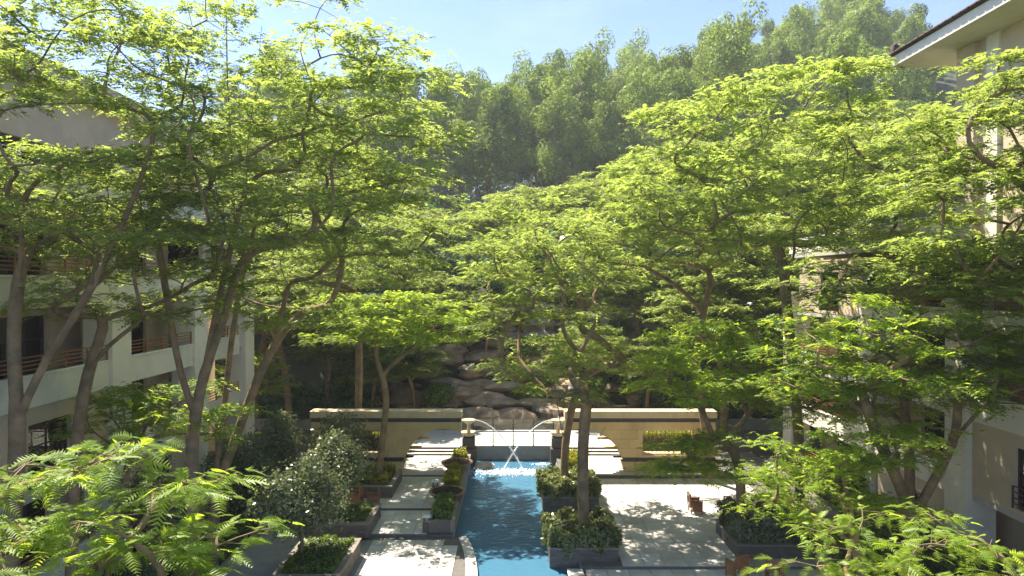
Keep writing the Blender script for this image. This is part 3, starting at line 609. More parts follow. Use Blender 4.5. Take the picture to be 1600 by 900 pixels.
# ------------------------------------------------------------------ rock waterfall behind the promenade
rw = empty('rock_waterfall', (0, 52, .8), 0, 'tiered brown rock waterfall behind the bridge', 'waterfall')
rr = random.Random(12); ledges = []
for j in range(11):
    Yl = 51+j*1.15; 
    for i in range(9):
        X = -11.5+i*2.6+rr.uniform(-.8, .8)+(1.2 if j % 2 else 0); s = rr.uniform(1.1, 2.0); z = float(hill_z(X, Yl))
        o = link('rock', RM[rr.randrange(5)], rw, (X, Yl-52+rr.uniform(-.3, .3), z-.8+rr.uniform(-.1, .35)), rr.uniform(0, 6.28)); o.rotation_euler = (rr.uniform(-.12, .12), rr.uniform(-.12, .12), rr.uniform(-.5, .5)+(3.14 if rr.random() > .5 else 0)); o.scale = (s*1.35, s*rr.uniform(.6, .9), s*rr.uniform(.7, 1.0)); ledges.append((X, Yl, z, s))
for k in range(60):
    X, Yl, z, s = ledges[rr.randrange(len(ledges))]; X += rr.uniform(-.5, .5); wd = rr.uniform(.06, .34); h = rr.uniform(.7, 1.7); y = Yl-52-s*.85
    mb = MB(); v = []; n = 5
    for i in range(n+1): tt = i/n; v += [(X-wd*(.6+.5*tt)+rr.uniform(-.03, .03), y-.25*tt**.5, z+.55-h*tt*tt-.8), (X+wd*(.6+.5*tt)+rr.uniform(-.03, .03), y-.25*tt**.5-.02, z+.55-h*tt*tt-.8)]
    mb.add(v, [(2*i, 2*i+1, 2*i+3, 2*i+2) for i in range(n)]); tag(mb.build('falling_water', 'spray', rw), kind='stuff')

# ================================================================== CHAIRS
def chair(x, y, z, rz, label):
    e = empty('wooden_armchair', (x, y, z), rz, label, 'chair', 'wooden terrace chairs')
    for sx in (-1, 1):
        MB().box(sx*.29-.025, sx*.29+.025, -.28, -.23, 0, .62).build('leg', 'wood', e, bevel=.004)
        MB().add([(sx*.29-.025, .22, 0), (sx*.29+.025, .22, 0), (sx*.29+.025, .27, 0), (sx*.29-.025, .27, 0), (sx*.29-.025, .3, .9), (sx*.29+.025, .3, .9), (sx*.29+.025, .34, .9), (sx*.29-.025, .34, .9)], [(3,2,1,0),(4,5,6,7),(0,1,5,4),(1,2,6,5),(2,3,7,6),(3,0,4,7)]).build('leg', 'wood', e)
        boxo('armrest', 'wood', sx*.29-.04, sx*.29+.04, -.3, .29, .621, .65, e, .005)
        boxo('side_panel', 'wood', sx*.29-.012, sx*.29+.012, -.229, .219, .12, .6, e)
    for k in range(6): boxo('seat_slat', 'wood', -.264, .264, -.27+k*.085, -.27+k*.085+.075, .4, .425, e, .004)
    for k in range(7): x0 = -.25+k*.075; MB().box(x0, x0+.05, .255, .275, .43, .84).build('back_slat', 'wood', e)
    boxo('top_rail', 'wood', -.264, .264, .25, .3, .841, .91, e, .006)
chair(-6.7, 33.5, .4, R(-75), 'brown wooden armchair at the edge of the left path')
chair(-7.6, 33.9, .4, R(-100), 'brown wooden armchair half hidden behind the round tree on the left')
chair(8.35, 26.2, .18, R(200), 'wooden armchair before the right shrub planter, nearer the pool')
chair(9.6, 25.7, .18, R(150), 'wooden armchair before the right shrub planter, nearer the canal')
chair(8.6, 33.2, .3, R(90), 'wooden armchair behind the right shrub planter')

# ================================================================== BUILDINGS
def wall_x(name, m, parent, xa, xb, y0, y1, z0, z1, ops):
    """wall slab lying in X=const between xa and xb with rectangular openings (y0,y1,z0,z1)"""
    ys = sorted({y0, y1, *[v for o in ops for v in o[:2]]}); zs = sorted({z0, z1, *[v for o in ops for v in o[2:]]}); mb = MB()
    for a, b in zip(ys[:-1], ys[1:]):
        run = None
        for c, d in zip(zs[:-1], zs[1:]):
            hole = any(a >= o[0]-1e-6 and b <= o[1]+1e-6 and c >= o[2]-1e-6 and d <= o[3]+1e-6 for o in ops)
            if hole:
                if run: mb.box(xa, xb, a, b, *run); run = None
            else: run = (run[0], d) if run else (c, d)
        if run: mb.box(xa, xb, a, b, *run)
    return mb.build(name, m, parent)
def railing(parent, x, y0, y1, z, h=.95, m='rail_brown', bars=4, step=1.3):
    e = empty('railing', (0, 0, 0)); e.parent = parent
    n = max(1, round((y1-y0)/step))
    for k in range(n+1): y = y0+(y1-y0)*k/n; boxo('post', m, x-.025, x+.025, y-.025, y+.025, z, z+h, e)
    for k in range(bars): zz = z+h-.02-(h-.12)*k/(bars-1)*.92; boxo('bar', m, x-.018, x+.018, y0, y1, zz, zz+.035, e)
def window(parent, x, y0, y1, z0, z1, into, panes=2, m='frame_brown', rail=False, curtain=True):
    e = empty('window', (0, 0, 0)); e.parent = parent; s = into; t_ = .06
    xo = x+s*.16
    mb = MB().box(xo-.03, xo+.03, y0, y1, z0, z0+t_).box(xo-.03, xo+.03, y0, y1, z1-t_, z1).box(xo-.03, xo+.03, y0, y0+t_, z0+t_+.001, z1-t_-.001).box(xo-.03, xo+.03, y1-t_, y1, z0+t_+.001, z1-t_-.001)
    for k in range(1, panes): y = y0+(y1-y0)*k/panes; mb.box(xo-.028, xo+.028, y-.03, y+.03, z0+t_+.001, z1-t_-.001)
    mb.box(xo-.026, xo+.026, y0+t_+.001, y1-t_-.001, z0+(z1-z0)*.62, z0+(z1-z0)*.62+.04); mb.build('frame', m, e)
    for k in range(panes):
        a = y0+(y1-y0)*k/panes+.035; b = y0+(y1-y0)*(k+1)/panes-.035; boxo('pane', 'window_glass', xo-.004, xo+.004, a, b, z0+t_+.002, z1-t_-.002, e)
    if curtain: boxo('curtain', 'curtain', xo+s*.25-.01, xo+s*.25+.01, y0+.05, y0+(y1-y0)*.35, z0+.05, z1-.05, e)
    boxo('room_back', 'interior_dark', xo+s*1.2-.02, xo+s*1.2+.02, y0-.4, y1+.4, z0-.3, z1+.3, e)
def building(sgn, label, xf, tops, yend, y_near, top_end, top_z, top_x):
    """balcony block: facade towards the court at X=sgn*xf, parapet tops listed, storeys of 3.1 m"""
    e = empty('apartment_building', (0, 0, 0), 0, label, 'building'); X = lambda d: sgn*(xf+d)
    def bx(nm, m, d0, d1, y0, y1, z0, z1, bevel=0): a, b = sorted((X(d0), X(d1))); return boxo(nm, m, a, b, y0, y1, z0, z1, e, bevel)
    floors = [t-1.0 for t in tops]; roof = floors[-1]+3.1
    cols = [y_near+4.2, y_near+11.6, y_near+18.4, yend-.7]
    # inner body set back 1.9 m behind the balcony line with openings
    fz = [-.4]+floors
    bays = [(y_near, cols[0]), (cols[0]+1.3, cols[1]), (cols[1]+1.3, cols[2]), (cols[2]+1.3, yend-1.3)]
    ops = []; bayops = []
    for k, f in enumerate(fz):
        for b, (a, c) in enumerate(bays):
            w0 = a+(c-a)*.06; w1 = c-(c-a)*.1; ops.append((w0, w1, f+.12, f+2.4)); bayops.append((k, b, w0, w1, f+.12, f+2.4))
    recess = 1.9; a, b = sorted((X(recess), X(recess+.25)))
    wall_x('wall', 'plaster_beige', e, a, b, y_near, yend, -.5, roof, ops)
    for k, bb, w0, w1, z0, z1 in bayops: window(e, X(recess), w0, w1, z0, z1, sgn, 3)
    for k, f in enumerate(floors):
        bx('floor_slab', 'plaster_grey', .12, recess+.24, y_near, yend, f-.22, f)
        for b, (a, c) in enumerate(bays):
            if (b+k) % 4 == 2:      # flush beige wall panel with a window instead of an open balcony
                a2, b2 = sorted((X(.1), X(.3))); m = (a+c)/2; o = [(m-1.2, m+.9, f+.15, f+2.2)]
                wall_x('wall_panel', 'plaster_beige', e, a2, b2, a+.01, c-.01, f+.003, f+2.86, o); window(e, X(.1), *o[0], sgn, 2, 'frame_brown', curtain=False); railing(e, X(.06), m-1.2, m+.9, f+.15, .75, 'rail_dark')
            else:
                bx('parapet', 'plaster_white', -.0, .12, a+.004, c-.004, f-.34, f+.62, .01); bx('parapet_cap', 'plaster_white', -.05, .17, a+.004, c-.004, f+.622, f+.7, .01); railing(e, X(.06), a+.05, c-.05, f+.7, .55)
    for y in cols: bx('column', 'plaster_white', -.12, 1.0, y, y+1.3, -.5, floors[-1]+.9, .015); bx('column_cap', 'plaster_white', -.2, 1.08, y-.08, y+1.38, floors[-1]+.902, floors[-1]+1.08, .01)
    bx('end_wall', 'plaster_beige', recess+.26, 12, yend-.3, yend, -.5, roof); bx('near_wall', 'plaster_beige', recess+.26, 12, y_near, y_near+.3, -.5, roof)
    bx('partition', 'plaster_beige', .6, recess-.01, cols[1]+1.31, cols[1]+1.5, floors[0], roof)
    bx('roof_terrace', 'plaster_grey', .02, 12, y_near+.31, yend-.31, roof, roof+.25); bx('roof_parapet', 'plaster_white', .0, .2, y_near, yend, roof+.25, roof+1.1, .01)
    bx('cross_wall', 'plaster_beige', recess+2.6, recess+2.75, y_near+.31, yend-.31, -.5, roof-.01)
    # upper storeys set back
    d = top_x-xf; o2 = []
    z = roof+.26
    while z+3.0 < top_z+.1:
        y = y_near+1
        while y+4.2 < top_end: o2.append((y, y+2.9, z+.9, z+2.35)); y += 4.4
        z += 3.0
    a, b = sorted((X(d), X(d+.25))); wall_x('upper_wall', 'plaster_beige', e, a, b, y_near, top_end, roof+.26, top_z, o2)
    for q in o2: window(e, X(d), *q, sgn, 3)
    bx('upper_end_wall', 'plaster_beige', d+.26, 12, top_end-.3, top_end-.002, roof+.26, top_z); bx('upper_cross_wall', 'plaster_beige', d+2.8, d+2.95, y_near, top_end-.31, roof+.26, top_z-.01)
    return e, X, bx
# left block
eL, XL, bxL = building(-1, 'beige and white apartment block with balconies behind the left trees', 15.0, [2.4, 5.5, 8.6, 11.7], 39.8, 14.5, 39.6, 18.6, 17.8)
bxL('roof_slab', 'plaster_beige', 2.2, 12, 13.6, 40.1, 18.602, 18.95, .02); bxL('roof_upstand', 'plaster_beige', 2.3, 2.55, 13.6, 40.0, 18.952, 19.5, .02)
bxL('top_balcony', 'plaster_beige', 2.0, 2.79, 35.2, 39.4, 14.0, 14.9, .02); bxL('top_box', 'plaster_beige', 1.9, 2.79, 33.5, 39.7, 16.9, 18.59, .02)
# right block
eR, XR, bxR = building(1, 'white balconied apartment block behind the right trees with tiled eaves', 16.6, [1.4, 4.5, 7.5, 10.5], 42.4, 14.0, 25.5, 19.6, 16.0+.3)
# roof with wide soffit, fascia and roof tiles
bxR('soffit', 'plaster_white', -1.7, 12, 10, 27.6, 19.602, 19.78); bxR('fascia', 'plaster_white', -1.78, -1.71, 10, 27.68, 19.58, 19.98, .01); bxR('end_fascia', 'plaster_white', -1.7, 12, 27.61, 27.68, 19.58, 19.98, .01)
rt = MB(); x0, x1 = XR(-1.9), XR(6)
rt.add([(x0, 9.9, 20.0), (x0, 27.8, 20.0), (x1, 22, 23.2), (x1, 9.9, 23.2), (x1+6, 27.8, 20.0), (x1+6, 22, 23.2)], [(0, 1, 2, 3), (1, 4, 5, 2)]); rt.build('roof', 'roof_tile', eR)
for k in range(44): boxo('roof_tile', 'roof_tile', x0-.05, x0+.35, 10+k*.4, 10+k*.4+.37, 20.01, 20.09, eR, .02)
MB().lathe([(.16, 0), (.2, .1), (.12, .22), (.16, .34), (.02, .45)], 10, (x0+.2, 27.6, 20.05)).build('ridge_ornament', 'roof_tile', eR, smooth=True)
bxR('corner_pillar', 'plaster_beige', -.5, .25, 24.7, 25.7, 11.2, 19.6, .02); bxR('pilaster', 'plaster_white', -.42, .2, 23.6, 24.2, 11.2, 19.6, .02)
bxR('corner_pillar', 'plaster_beige', -.5, .25, 17.2, 17.9, 11.2, 19.6, .02)
# an opened casement
cs = empty('open_casement', (XR(-.3), 19.6, 17.1), R(-60)); cs.parent = eR
MB().box(0, .06, -.03, .03, 0, 1.45).box(.84, .9, -.03, .03, 0, 1.45).box(.061, .839, -.03, .03, 0, .06).box(.061, .839, -.03, .03, 1.39, 1.45).build('frame', 'plaster_white', cs); boxo('pane', 'clear_glass', .061, .839, -.004, .004, .061, 1.389, cs)

# ================================================================== TREES
G1 = 'feathery trees of the court'
def T(px, py, Y): return tuple(at(px, py, Y))
# left side -----------------------------------------------------------------
feather_tree('feathery_tree', 101, [(-10.1, 22, 0), (-10.05, 22, 3.5), (-10.15, 22.1, 6.2), (-10.1, 22.2, 7.0)], [((-8.2, 22.8, 15.6), (4.4, 4.2, 5.8), 58), ((-5.6, 23.5, 16.6), (3.3, 3, 3.8), 20)], .2,
  'tall tree with thick forked trunk and airy crown, nearest the left path', G1, limbs=[[(-10.1, 22.2, 7.0), (-10.6, 22, 9.0), (-11.0, 22, 12), (-11.5, 21.6, 15.5)], [(-10.1, 22.2, 7.0), (-9.6, 22.5, 9.6), (-9.0, 22.8, 13), (-8.5, 22.8, 16.5), (-8.2, 23, 19.5)], [(-9.9, 22.3, 8.2), (-8.7, 22.6, 11.5), (-7.3, 23, 14.6), (-6.2, 23.4, 17.6)], [(-9.0, 22.8, 13), (-9.4, 23.4, 16), (-9.6, 23.6, 19)]], lpt=8, tips=8, gap=1.3)
feather_tree('feathery_tree', 102, [(-11.3, 26.2, .3), (-11.25, 26.2, 1.8), (-11.2, 26.2, 3.2)], [((-8.6, 27, 14.6), (3.6, 3.6, 4.2), 24), ((-5.6, 27.5, 13.6), (3.4, 3, 2.9), 20), ((-9.6, 27, 10.5), (3, 3, 1.6), 8)], .21,
  'slender tree dividing low into two long stems beside the left hedge', G1, limbs=[[(-11.2, 26.2, 3.2), (-10.9, 26.4, 6), (-10.6, 26.5, 9), (-10.2, 26.8, 12), (-9.4, 27, 15)], [(-11.2, 26.2, 3.2), (-10.4, 26.5, 5.5), (-9.5, 26.8, 8.2), (-8.5, 27, 11), (-7, 27.3, 13)]], lpt=8, tips=8)
feather_tree('feathery_tree', 103, [(-13.0, 18, 0), (-12.9, 18, 4), (-12.7, 18, 7.6)], [((-11.6, 18.6, 15.0), (4.0, 3.0, 5.0), 58)], .2,
  'stout tree at the left edge of the picture rising before the white balconies', G1, limbs=[[(-12.7, 18, 7.6), (-13.0, 18.2, 10), (-12.8, 18.4, 12.5)], [(-12.7, 18, 7.6), (-12, 18.3, 10), (-11.2, 18.5, 13)], [(-12.4, 18.1, 8.6), (-11.0, 18.4, 11), (-9.9, 18.6, 13.6), (-9.2, 18.8, 16)]], lpt=8, L=.4, tips=8)
feather_tree('feathery_tree', 104, [(-13.3, 21.0, 0), (-13.2, 21, 4), (-13.0, 21, 7.2)], [((-11.5, 21.2, 12.0), (3.3, 2.8, 3.2), 32)], .17,
  'mid sized tree between the left edge tree and the tall forked one', G1, lpt=8, L=.4, tips=8)
feather_tree('feathery_tree', 105, [(-6.6, 9.4, 0), (-6.4, 9.5, 3), (-6.2, 9.7, 5.8)], [((-6.1, 10.1, 7.8), (2.2, 1.5, 1.15), 24), ((-4.9, 10.3, 7.2), (.9, .9, .5), 5)], .15,
  'low bright tree whose sprays fill the lower left corner', G1, 'feather_leaf_fresh', lpt=3.4, L=.46, pairs=11, gap=.85, pr=(.6, 1.05), tips=8)
feather_tree('feathery_tree', 117, [(-13.8, 23.6, .3), (-13.6, 23.6, 2.2), (-13.2, 23.6, 3.8)], [((-11.9, 23.4, 6.7), (2.6, 1.7, 1.2), 20)], .12,
  'small yellow green tree under the tall ones before the left balconies', G1, 'feather_leaf_fresh', lpt=6, tips=8, gap=1.0, pr=(.8, 1.3))
# right side ----------------------------------------------------------------
feather_tree('feathery_tree', 106, [(12.6, 31, .3), (12.7, 31, 3), (12.5, 31, 5.6)], [((12.4, 31, 15.8), (7.2, 5.2, 5.4), 90)], .22,
  'largest tree on the right with broad tiered sunlit crown', G1, lpt=8, tips=10, gap=1.35, pr=(1.2, 1.9), L=.5)
feather_tree('feathery_tree', 107, [(10.7, 38.3, .5), (10.7, 38.3, 3.2), (10.5, 38.3, 5.5)], [((8.6, 38, 14.4), (5.2, 4, 4.0), 56)], .2,
  'tree rising behind the right arch wall corner with a wide layered crown', G1, lpt=10, tips=9, gap=1.35, pr=(1.2, 1.8), L=.46, limbs=[[(10.7, 38.3, 1.2), (10.3, 38.2, 4), (9.8, 38, 7)]])
feather_tree('feathery_tree', 108, [(9.3, 28.6, .75), (9.3, 28.6, 3), (9.2, 28.6, 4.4)], [((8.6, 28.2, 7.6), (3.2, 2.6, 2.2), 36), ((7.6, 28, 4.2), (1.8, 1.5, 1.0), 9)], .2,
  'single stemmed bright tree growing from the right shrub planter', G1, 'feather_leaf_fresh', lpt=9, tips=9, gap=1.05, pr=(.9, 1.4))
feather_tree('feathery_tree', 109, [(14.9, 19.5, 0), (14.8, 19.5, 5), (14.6, 19.6, 8)], [((14.2, 20, 13.4), (3, 3, 4.2), 46)], .24,
  'tree at the right edge of the picture below the tiled eaves', G1, lpt=10, tips=9, L=.44)
feather_tree('feathery_tree', 110, [(13.2, 23.2, 0), (13.2, 23.2, 2), (13.3, 23.2, 3.4)], [((12.6, 22.6, 8.8), (4.2, 3, 2.1), 50)], .25,
  'forked tree before the right balconies with bright low tiers', G1, 'feather_leaf_fresh', lpt=8, tips=8, gap=1.1, pr=(.9, 1.5), limbs=[[(13.3, 23.2, 3.4), (14.2, 23, 5.5), (15.0, 22.8, 7.2)], [(13.3, 23.2, 3.4), (12.2, 23.2, 5.6), (11.4, 23, 7.5)]], bare=.15)
feather_tree('feathery_tree', 111, [(9.6, 14.5, 0), (9.4, 14.6, 2), (9.2, 14.8, 3.6)], [((8.7, 15.2, 5.2), (2.9, 1.6, 1.0), 26)], .14,
  'low tree whose sprays fill the lower right corner', G1, 'feather_leaf_fresh', lpt=2.6, L=.5, pairs=11, gap=1.0, pr=(.8, 1.3), tips=8)
feather_tree('feathery_tree', 116, [(15.0, 26.5, .3), (14.9, 26.4, 4), (14.6, 26, 7)], [((13.6, 24.6, 11.4), (3.6, 2.6, 1.5), 26), ((12.2, 26.4, 7.2), (3.2, 2.4, 1.5), 18)], .18,
  'thin tree close to the right building with twiggy greyish tiers', G1, lpt=7, tips=10, gap=1.1, bare=.2)
feather_tree('feathery_tree', 118, [(10.9, 21.6, .17), (10.85, 21.6, 2), (10.6, 21.7, 3.0)], [((9.7, 21.8, 5.0), (2.5, 1.8, 1.7), 22), ((11.2, 21.5, 6.2), (1.8, 1.6, 1.2), 9)], .15,
  'leafy tree on the near right terrace hiding the shrub planter', G1, 'feather_leaf_fresh', lpt=6, tips=8, gap=1.05, pr=(.8, 1.3))
# middle --------------------------------------------------------------------
feather_tree('feathery_tree', 112, [(2.9, 28.8, .7), (2.88, 28.8, 3.0), (2.85, 28.8, 5.2)], [((1.6, 29.2, 11.2), (3.7, 3, 3.2), 34), ((1.2, 29, 7.4), (2.6, 2, 1.2), 9)], .23,
  'tree with straight trunk standing in the nearest pool planter', G1, lpt=7, tips=8, limbs=[[(2.88, 28.8, 3.9), (3.3, 28.7, 4.6), (3.75, 28.6, 5.3)]])
feather_tree('feathery_tree', 113, [(2.55, 35, .75), (2.55, 35, 2.2), (2.5, 35, 3.0)], [((1.6, 35.2, 12.8), (4.2, 3.4, 3.0), 34), ((3.2, 35, 8), (3, 2.4, 1.6), 12)], .2,
  'tree with V shaped stems standing in the second pool planter', G1, lpt=8, tips=8, limbs=[[(2.5, 35, 3.0), (2.2, 35, 5), (1.8, 35.1, 8)], [(2.5, 35, 3.0), (3.0, 35, 5.2), (3.2, 35, 8)]])
feather_tree('feathery_tree', 114, [(-7.0, 36.2, .8), (-6.8, 36.2, 3), (-6.4, 36.2, 5.2)], [((-6.0, 36.4, 9.2), (4.2, 3, 1.8), 38)], .17,
  'leaning tree in the golden hedge planter with bright green top', G1, 'feather_leaf_fresh', lpt=9, tips=9, gap=1.1)
feather_tree('feathery_tree', 115, [(-9.4, 42.2, .5), (-9.3, 42.2, 4), (-9.2, 42.2, 6)], [((-10.2, 42.3, 12.6), (5.4, 4, 3.4), 50)], .22,
  'tree behind the left arch wall with layered olive crown', G1, lpt=9, tips=9, gap=1.35, pr=(1.2, 1.8))
# trees on the slope behind: two shapes, copied
mA = feather_tree('feathery_tree', 120, [(0, 0, 0), (.1, 0, 2.5), (0, .1, 4.2)], [((0, 0, 9.2), (4.8, 4.8, 3.0), 46)], .24, 'x', 'feathery trees on the slope behind the court', 'feather_leaf_far', lpt=9, tips=9, pairs=5, L=.55, gap=1.4, pr=(1.2, 1.9))
mB = feather_tree('feathery_tree', 121, [(0, 0, 0), (-.1, 0, 2), (0, .1, 3.6)], [((.4, 0, 7.6), (4.2, 4.2, 2.6), 38)], .22, 'x', 'feathery trees on the slope behind the court', 'feather_leaf_far', lpt=9, tips=9, pairs=5, L=.55, gap=1.35, pr=(1.2, 1.8))
SL = 'feathery tree with olive crown among others on the slope behind the court'
spots = [(-18.2, 44.5, .8), (-13.4, 50.4, .7), (-7.2, 51.4, .6), (5.4, 51.8, .6), (9.6, 50.8, .65), (-2.2, 56, .55), (-10.2, 50.6, .6), (-15.5, 48.5, .95), (-6.5, 57, .8), (6.8, 59, .85), (-1.2, 66, 1.0), (14.5, 48.8, .95), (-19, 52, 1.15), (-12.5, 55.5, 1.1), (-4.5, 63, .95), (3.6, 64, 1.0), (10, 56, 1.05), (17, 53, 1.2), (24, 57, 1.2), (-26, 56, 1.2), (-8.5, 66, .95), (8.5, 66.5, 1.05), (15, 63, 1.15), (-16, 64, 1.1), (-33, 62, 1.3), (31, 62, 1.3),
         (-23, 67, 1.15), (22, 69, 1.2), (0, 72, .85), (-13, 74, 1.0), (12, 75, 1.1), (-30, 76, 1.2), (30, 77, 1.3), (-21, 82, 1.1), (20, 84, 1.2), (39, 70, 1.4), (-41, 70, 1.3), (-38, 86, 1.2), (38, 88, 1.3), (28, 47, 1.2), (-26, 47, 1.1), (21.5, 45.5, 1.15)]
for k, (x, y, s) in enumerate(spots):
    s *= .84 if abs(x) < 19 and y > 54 else 1
    m = mA if k % 2 else mB; loc = (x, y, float(hill_z(x, y))-.15)
    if k in (0, 1): m2 = m; m2.location = loc; m2.scale = (s, s, s); m2['label'] = SL
    else: copy_tree(m, loc, rnd.uniform(0, 6.28), s, SL)
# round trees and bushes ------------------------------------------------------
ball_tree('round_tree', (-8.0, 26.6, .75), 3.7, 1.85, 1.6, 'glossy_leaf', 'round dark leaved tree in the nearest left planter', 41, 6000, .17)
ball_tree('round_tree', (-7.9, 31.2, .8), 3.6, 1.5, 1.4, 'glossy_leaf', 'round dark tree in the middle left planter', 42, 4800, .17)
ball_tree('round_tree', (-8.9, 36.6, .9), 3.4, 1.5, 1.35, 'glossy_leaf', 'round dark tree beside the golden hedge in the far left planter', 43, 4200, .17)
ball_tree('flowering_bush', (-13.3, 26.2, .3), 4.2, 1.7, 1.8, 'flush_leaf', 'bush with pale cream new leaves against the left building', 44, 6000, .17, cat='bush')
ball_tree('round_tree', (-12.6, 32.5, .3), 4.2, 1.7, 1.9, 'glossy_leaf', 'dark round tree behind the long left hedge', 45, 4800, .17)
ball_tree('round_tree', (-12.4, 37.6, .3), 4.0, 1.7, 1.8, 'glossy_leaf', 'dark round tree at the far end of the left hedge', 46, 4200, .17)
ball_tree('round_bush', (16.0, 33.6, .3), 2.6, 1.0, 1.2, 'broad_leaf', 'leafy bush at the foot of the right building column', 47, 3000, .2, cat='bush')
ball_tree('round_bush', (12.4, 25.0, .15), 2.4, 1.3, 1.1, 'hedge_leaf', 'leafy bush beside the canal at the lower right', 48, 5000, .13, cat='bush')
for k, (x, y, h, lab) in enumerate([(-16, 50.6, 3.6, 'broad leaved bush behind the left end of the promenade'), (-12, 51.2, 4, 'broad leaved bush left of the rock waterfall'), (11.4, 51.4, 4.4, 'broad leaved bush right of the rock waterfall'), (15, 51, 4, 'broad leaved bush behind the lattice wall'), (19.5, 50.8, 3.8, 'broad leaved bush behind the right end of the promenade'), (9, 54.5, 3.6, 'bush among the rocks on the right'), (-9.5, 55, 3.6, 'bush among the rocks on the left'), (-2.5, 58, 2.4, 'small bush on the rocks left of centre'), (4.2, 56.5, 2.4, 'small bush on the rocks right of centre')]):
    ball_tree('broad_leaf_bush', (x, y, float(hill_z(x, y))-.2), h, h*.55, h*.5, 'broad_leaf', lab, 60+k, 3200, .3, cat='bush')
for k, lab in enumerate(['lowest', 'second lowest', 'third', 'fourth', 'fifth', 'sixth', 'seventh', 'highest']):
    y = 52.2+k*1.35; x = [-5.5, 6.2, -8, 1.4, 8.5, -4, 5, -1][k]
    ball_tree('rock_fern', (x, y-.9, float(hill_z(x, y))+.5), 1.9, 1.15, .9, 'hedge_leaf', 'green clump growing on the waterfall rocks, %s of eight' % lab, 90+k, 1500, .26, .04, cat='bush')
SG = 'row of silvery shrubs below the hill forest'
sb = ball_tree('silvery_shrub', (0, 0, 0), 4.6, 2.6, 2.4, 'silver_leaf', 'x', 80, 4200, .34, group=SG, cat='shrub')
for k in range(13):
    x = -30+k*4.3+rnd.uniform(-1, 1); y = 97+rnd.uniform(-2, 2); loc = (x, y, float(hill_z(x, y))-.3); lab = 'silvery pale leaved shrub in a row below the hill forest'
    if k == 0: sb.location = loc; sb['label'] = lab
    else: copy_tree(sb, loc, rnd.uniform(0, 6), rnd.uniform(.8, 1.25), lab)
grng = np.random.default_rng(5); n = 34000; gx_ = grng.uniform(-50, 50, n); gy_ = grng.uniform(61, 106, n); cl = np.sin(gx_*.9+np.cos(gy_*.7)*2)*np.cos(gy_*.8+1)+1
p = np.stack([gx_, gy_, hill_z(gx_, gy_)+grng.random(n)*(.3+1.3*cl)], 1); A, Fc, t = oval_leaves(p, nrm(grng.normal(0, .6, (n, 3))+[0, -.3, .9]), .75, grng, .55)
tag(link('slope_undergrowth', fastmesh('slope_undergrowth', A, Fc, 'broad_leaf', t)), 'dense leafy undergrowth covering the slope', kind='stuff')
# hill forest ---------------------------------------------------------------
def forest_tree(seed, h):
    rng = np.random.default_rng(seed); e = empty('forest_tree', (0, 0, 0), 0, 'x', 'tree', 'tall trees of the hill forest')
    P = [np.array([0, 0, 0.])]; par = [-1]
    for k in range(1, 11): P.append(np.array([math.sin(k*.6+seed)*.15, math.cos(k*.5)*.12, h*.93*k/10])); par.append(k-1)
    rad = [.2-.016*k for k in range(11)]; A = []; B = []
    for k in range(30):
        zt = (.22+.78*rng.random()**.8)*h; t = (zt/h-.2)/.8; R_ = (1.3+1.3*math.sin(math.pi*min(1, .2+.62*t))**.8)*h/16; a = rng.random()*6.283; rr = R_*(.3+.7*rng.random())
        c = np.array([math.cos(a)*rr, math.sin(a)*rr, zt]); s0 = int(min(9, max(1, (zt-1.4)/h/.93*10))); P.append((P[s0]+c)/2+[0, 0, .2]); par.append(s0); P.append(c); par.append(len(P)-2); rad += [.04, .02]
        cr_ = (.8+.7*rng.random())*h/16; n = 260; u = nrm(rng.normal(0, 1, (n, 3))); r = (1-np.abs(rng.normal(0, .13, n)))[:, None]; p = c+u*r*[cr_, cr_, cr_*1.25]; A.append(p); B.append(nrm(u+rng.normal(0, .18, (n, 3))))
    P = np.array(P); par = np.array(par); rad = np.array(rad)
    link('trunk', branch_mesh('trunk', P, par, rad, 'bark_pale', rad > 0, 6), e)
    V, Fc, t = oval_leaves(np.concatenate(A), np.concatenate(B), .4, rng, .55); tag(link('crown', fastmesh('crown', V, Fc, 'euca_leaf', t), e), kind='stuff'); return e
protos = [forest_tree(s, h) for s, h in ((201, 17), (202, 18.5), (203, 15.5), (204, 19))]
used = set(); cnt = 0; FL = 'tall slim tree of the dense forest on the hill'
frng = random.Random(77)
rows = []
y = 106.
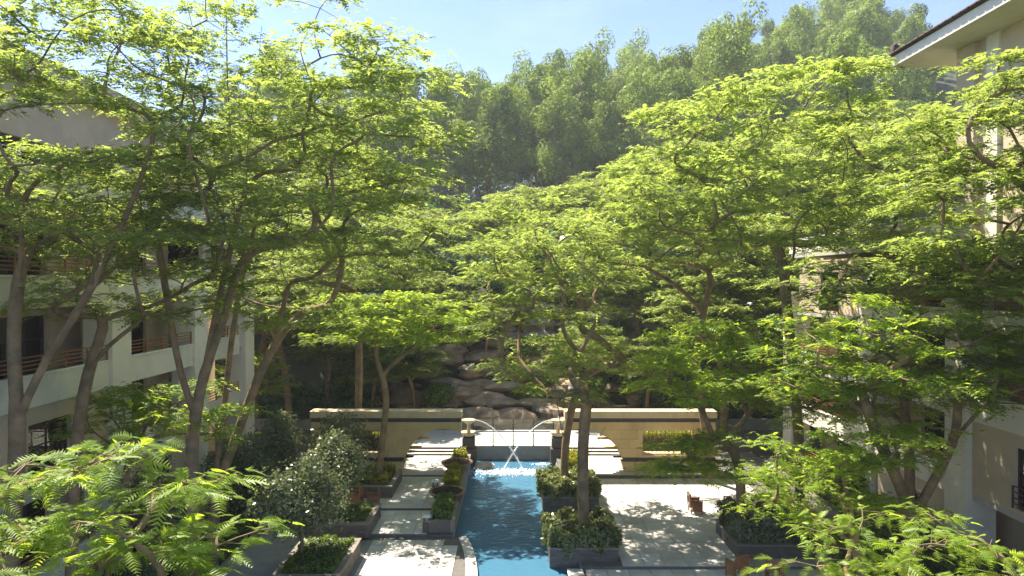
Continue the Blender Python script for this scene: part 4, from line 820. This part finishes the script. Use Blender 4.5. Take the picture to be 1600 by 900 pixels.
while y < 206 and cnt < 290:
    half = min(60 + (y-100)*.2, 70); x = -half+frng.uniform(0, 3)
    while x < half+ (y-106)*.35:
        px = CX+x/y*F
        if 380 < px < 1540: rows.append((x+frng.uniform(-1.3, 1.3), y+frng.uniform(-2, 2)))
        x += 4.6+(y-106)*.028
    y += 7.6
rows = rows[:296]
for k, (x, y) in enumerate(rows):
    i = frng.randrange(4); s = frng.uniform(.72, 1.25); loc = (x, y, float(hill_z(x, y))-.3)
    if i not in used: used.add(i); o = protos[i]; o.location = loc; o['label'] = FL
    else: copy_tree(protos[i], loc, frng.uniform(0, 6.28), (s, s, s*frng.uniform(.9, 1.15)), FL)
un = np.random.default_rng(15); m = 900; ux = un.uniform(-1, 1, m); uy = un.uniform(107, 205, m); ux = ux*(58+.4*(uy-106))+.15*(uy-106); uz = hill_z(ux, uy)+un.uniform(1, 9, m); ur = un.uniform(1, 2, m); k = 70
w_ = nrm(un.normal(0, 1, (m*k, 3))); p = np.repeat(np.stack([ux, uy, uz], 1), k, 0)+w_*np.repeat(ur, k)[:, None]*[1, 1, 1.4]; A, Fc, t = oval_leaves(p, nrm(w_+un.normal(0, .3, (m*k, 3))), .55, un, .55)
tag(link('forest_understorey', fastmesh('forest_understorey', A, Fc, 'euca_leaf', t)), 'green understorey filling the gaps between the hill forest trees', kind='stuff')
print('forest trees', len(rows), 'last y', rows[-1][1])
for i in range(4):
    if i not in used:
        for c in list(protos[i].children): bpy.data.objects.remove(c)
        bpy.data.objects.remove(protos[i])
hz = MB().box(-430, 430, -130, 430, -1.9, 130).mesh('haze', 'foam'); hz.materials.clear()
hm = bpy.data.materials.new('haze'); hm.use_nodes = True; hn = hm.node_tree.nodes; hn.remove(hn['Principled BSDF']); pv = hn.new('ShaderNodeVolumePrincipled')
pv.inputs['Color'].default_value = (.9, .93, .97, 1); pv.inputs['Density'].default_value = HAZE; pv.inputs['Anisotropy'].default_value = .3
hm.node_tree.links.new(pv.outputs[0], hn['Material Output'].inputs['Volume']); hz.materials.append(hm)
tag(link('haze', hz), 'thin sunlit haze over the court and the hill', kind='stuff')
print('objects', len(bpy.data.objects), 'tris', sum(len(m.polygons)*(2 if len(m.polygons) and m.polygons[0].loop_total == 4 else 1) for m in bpy.data.meshes))
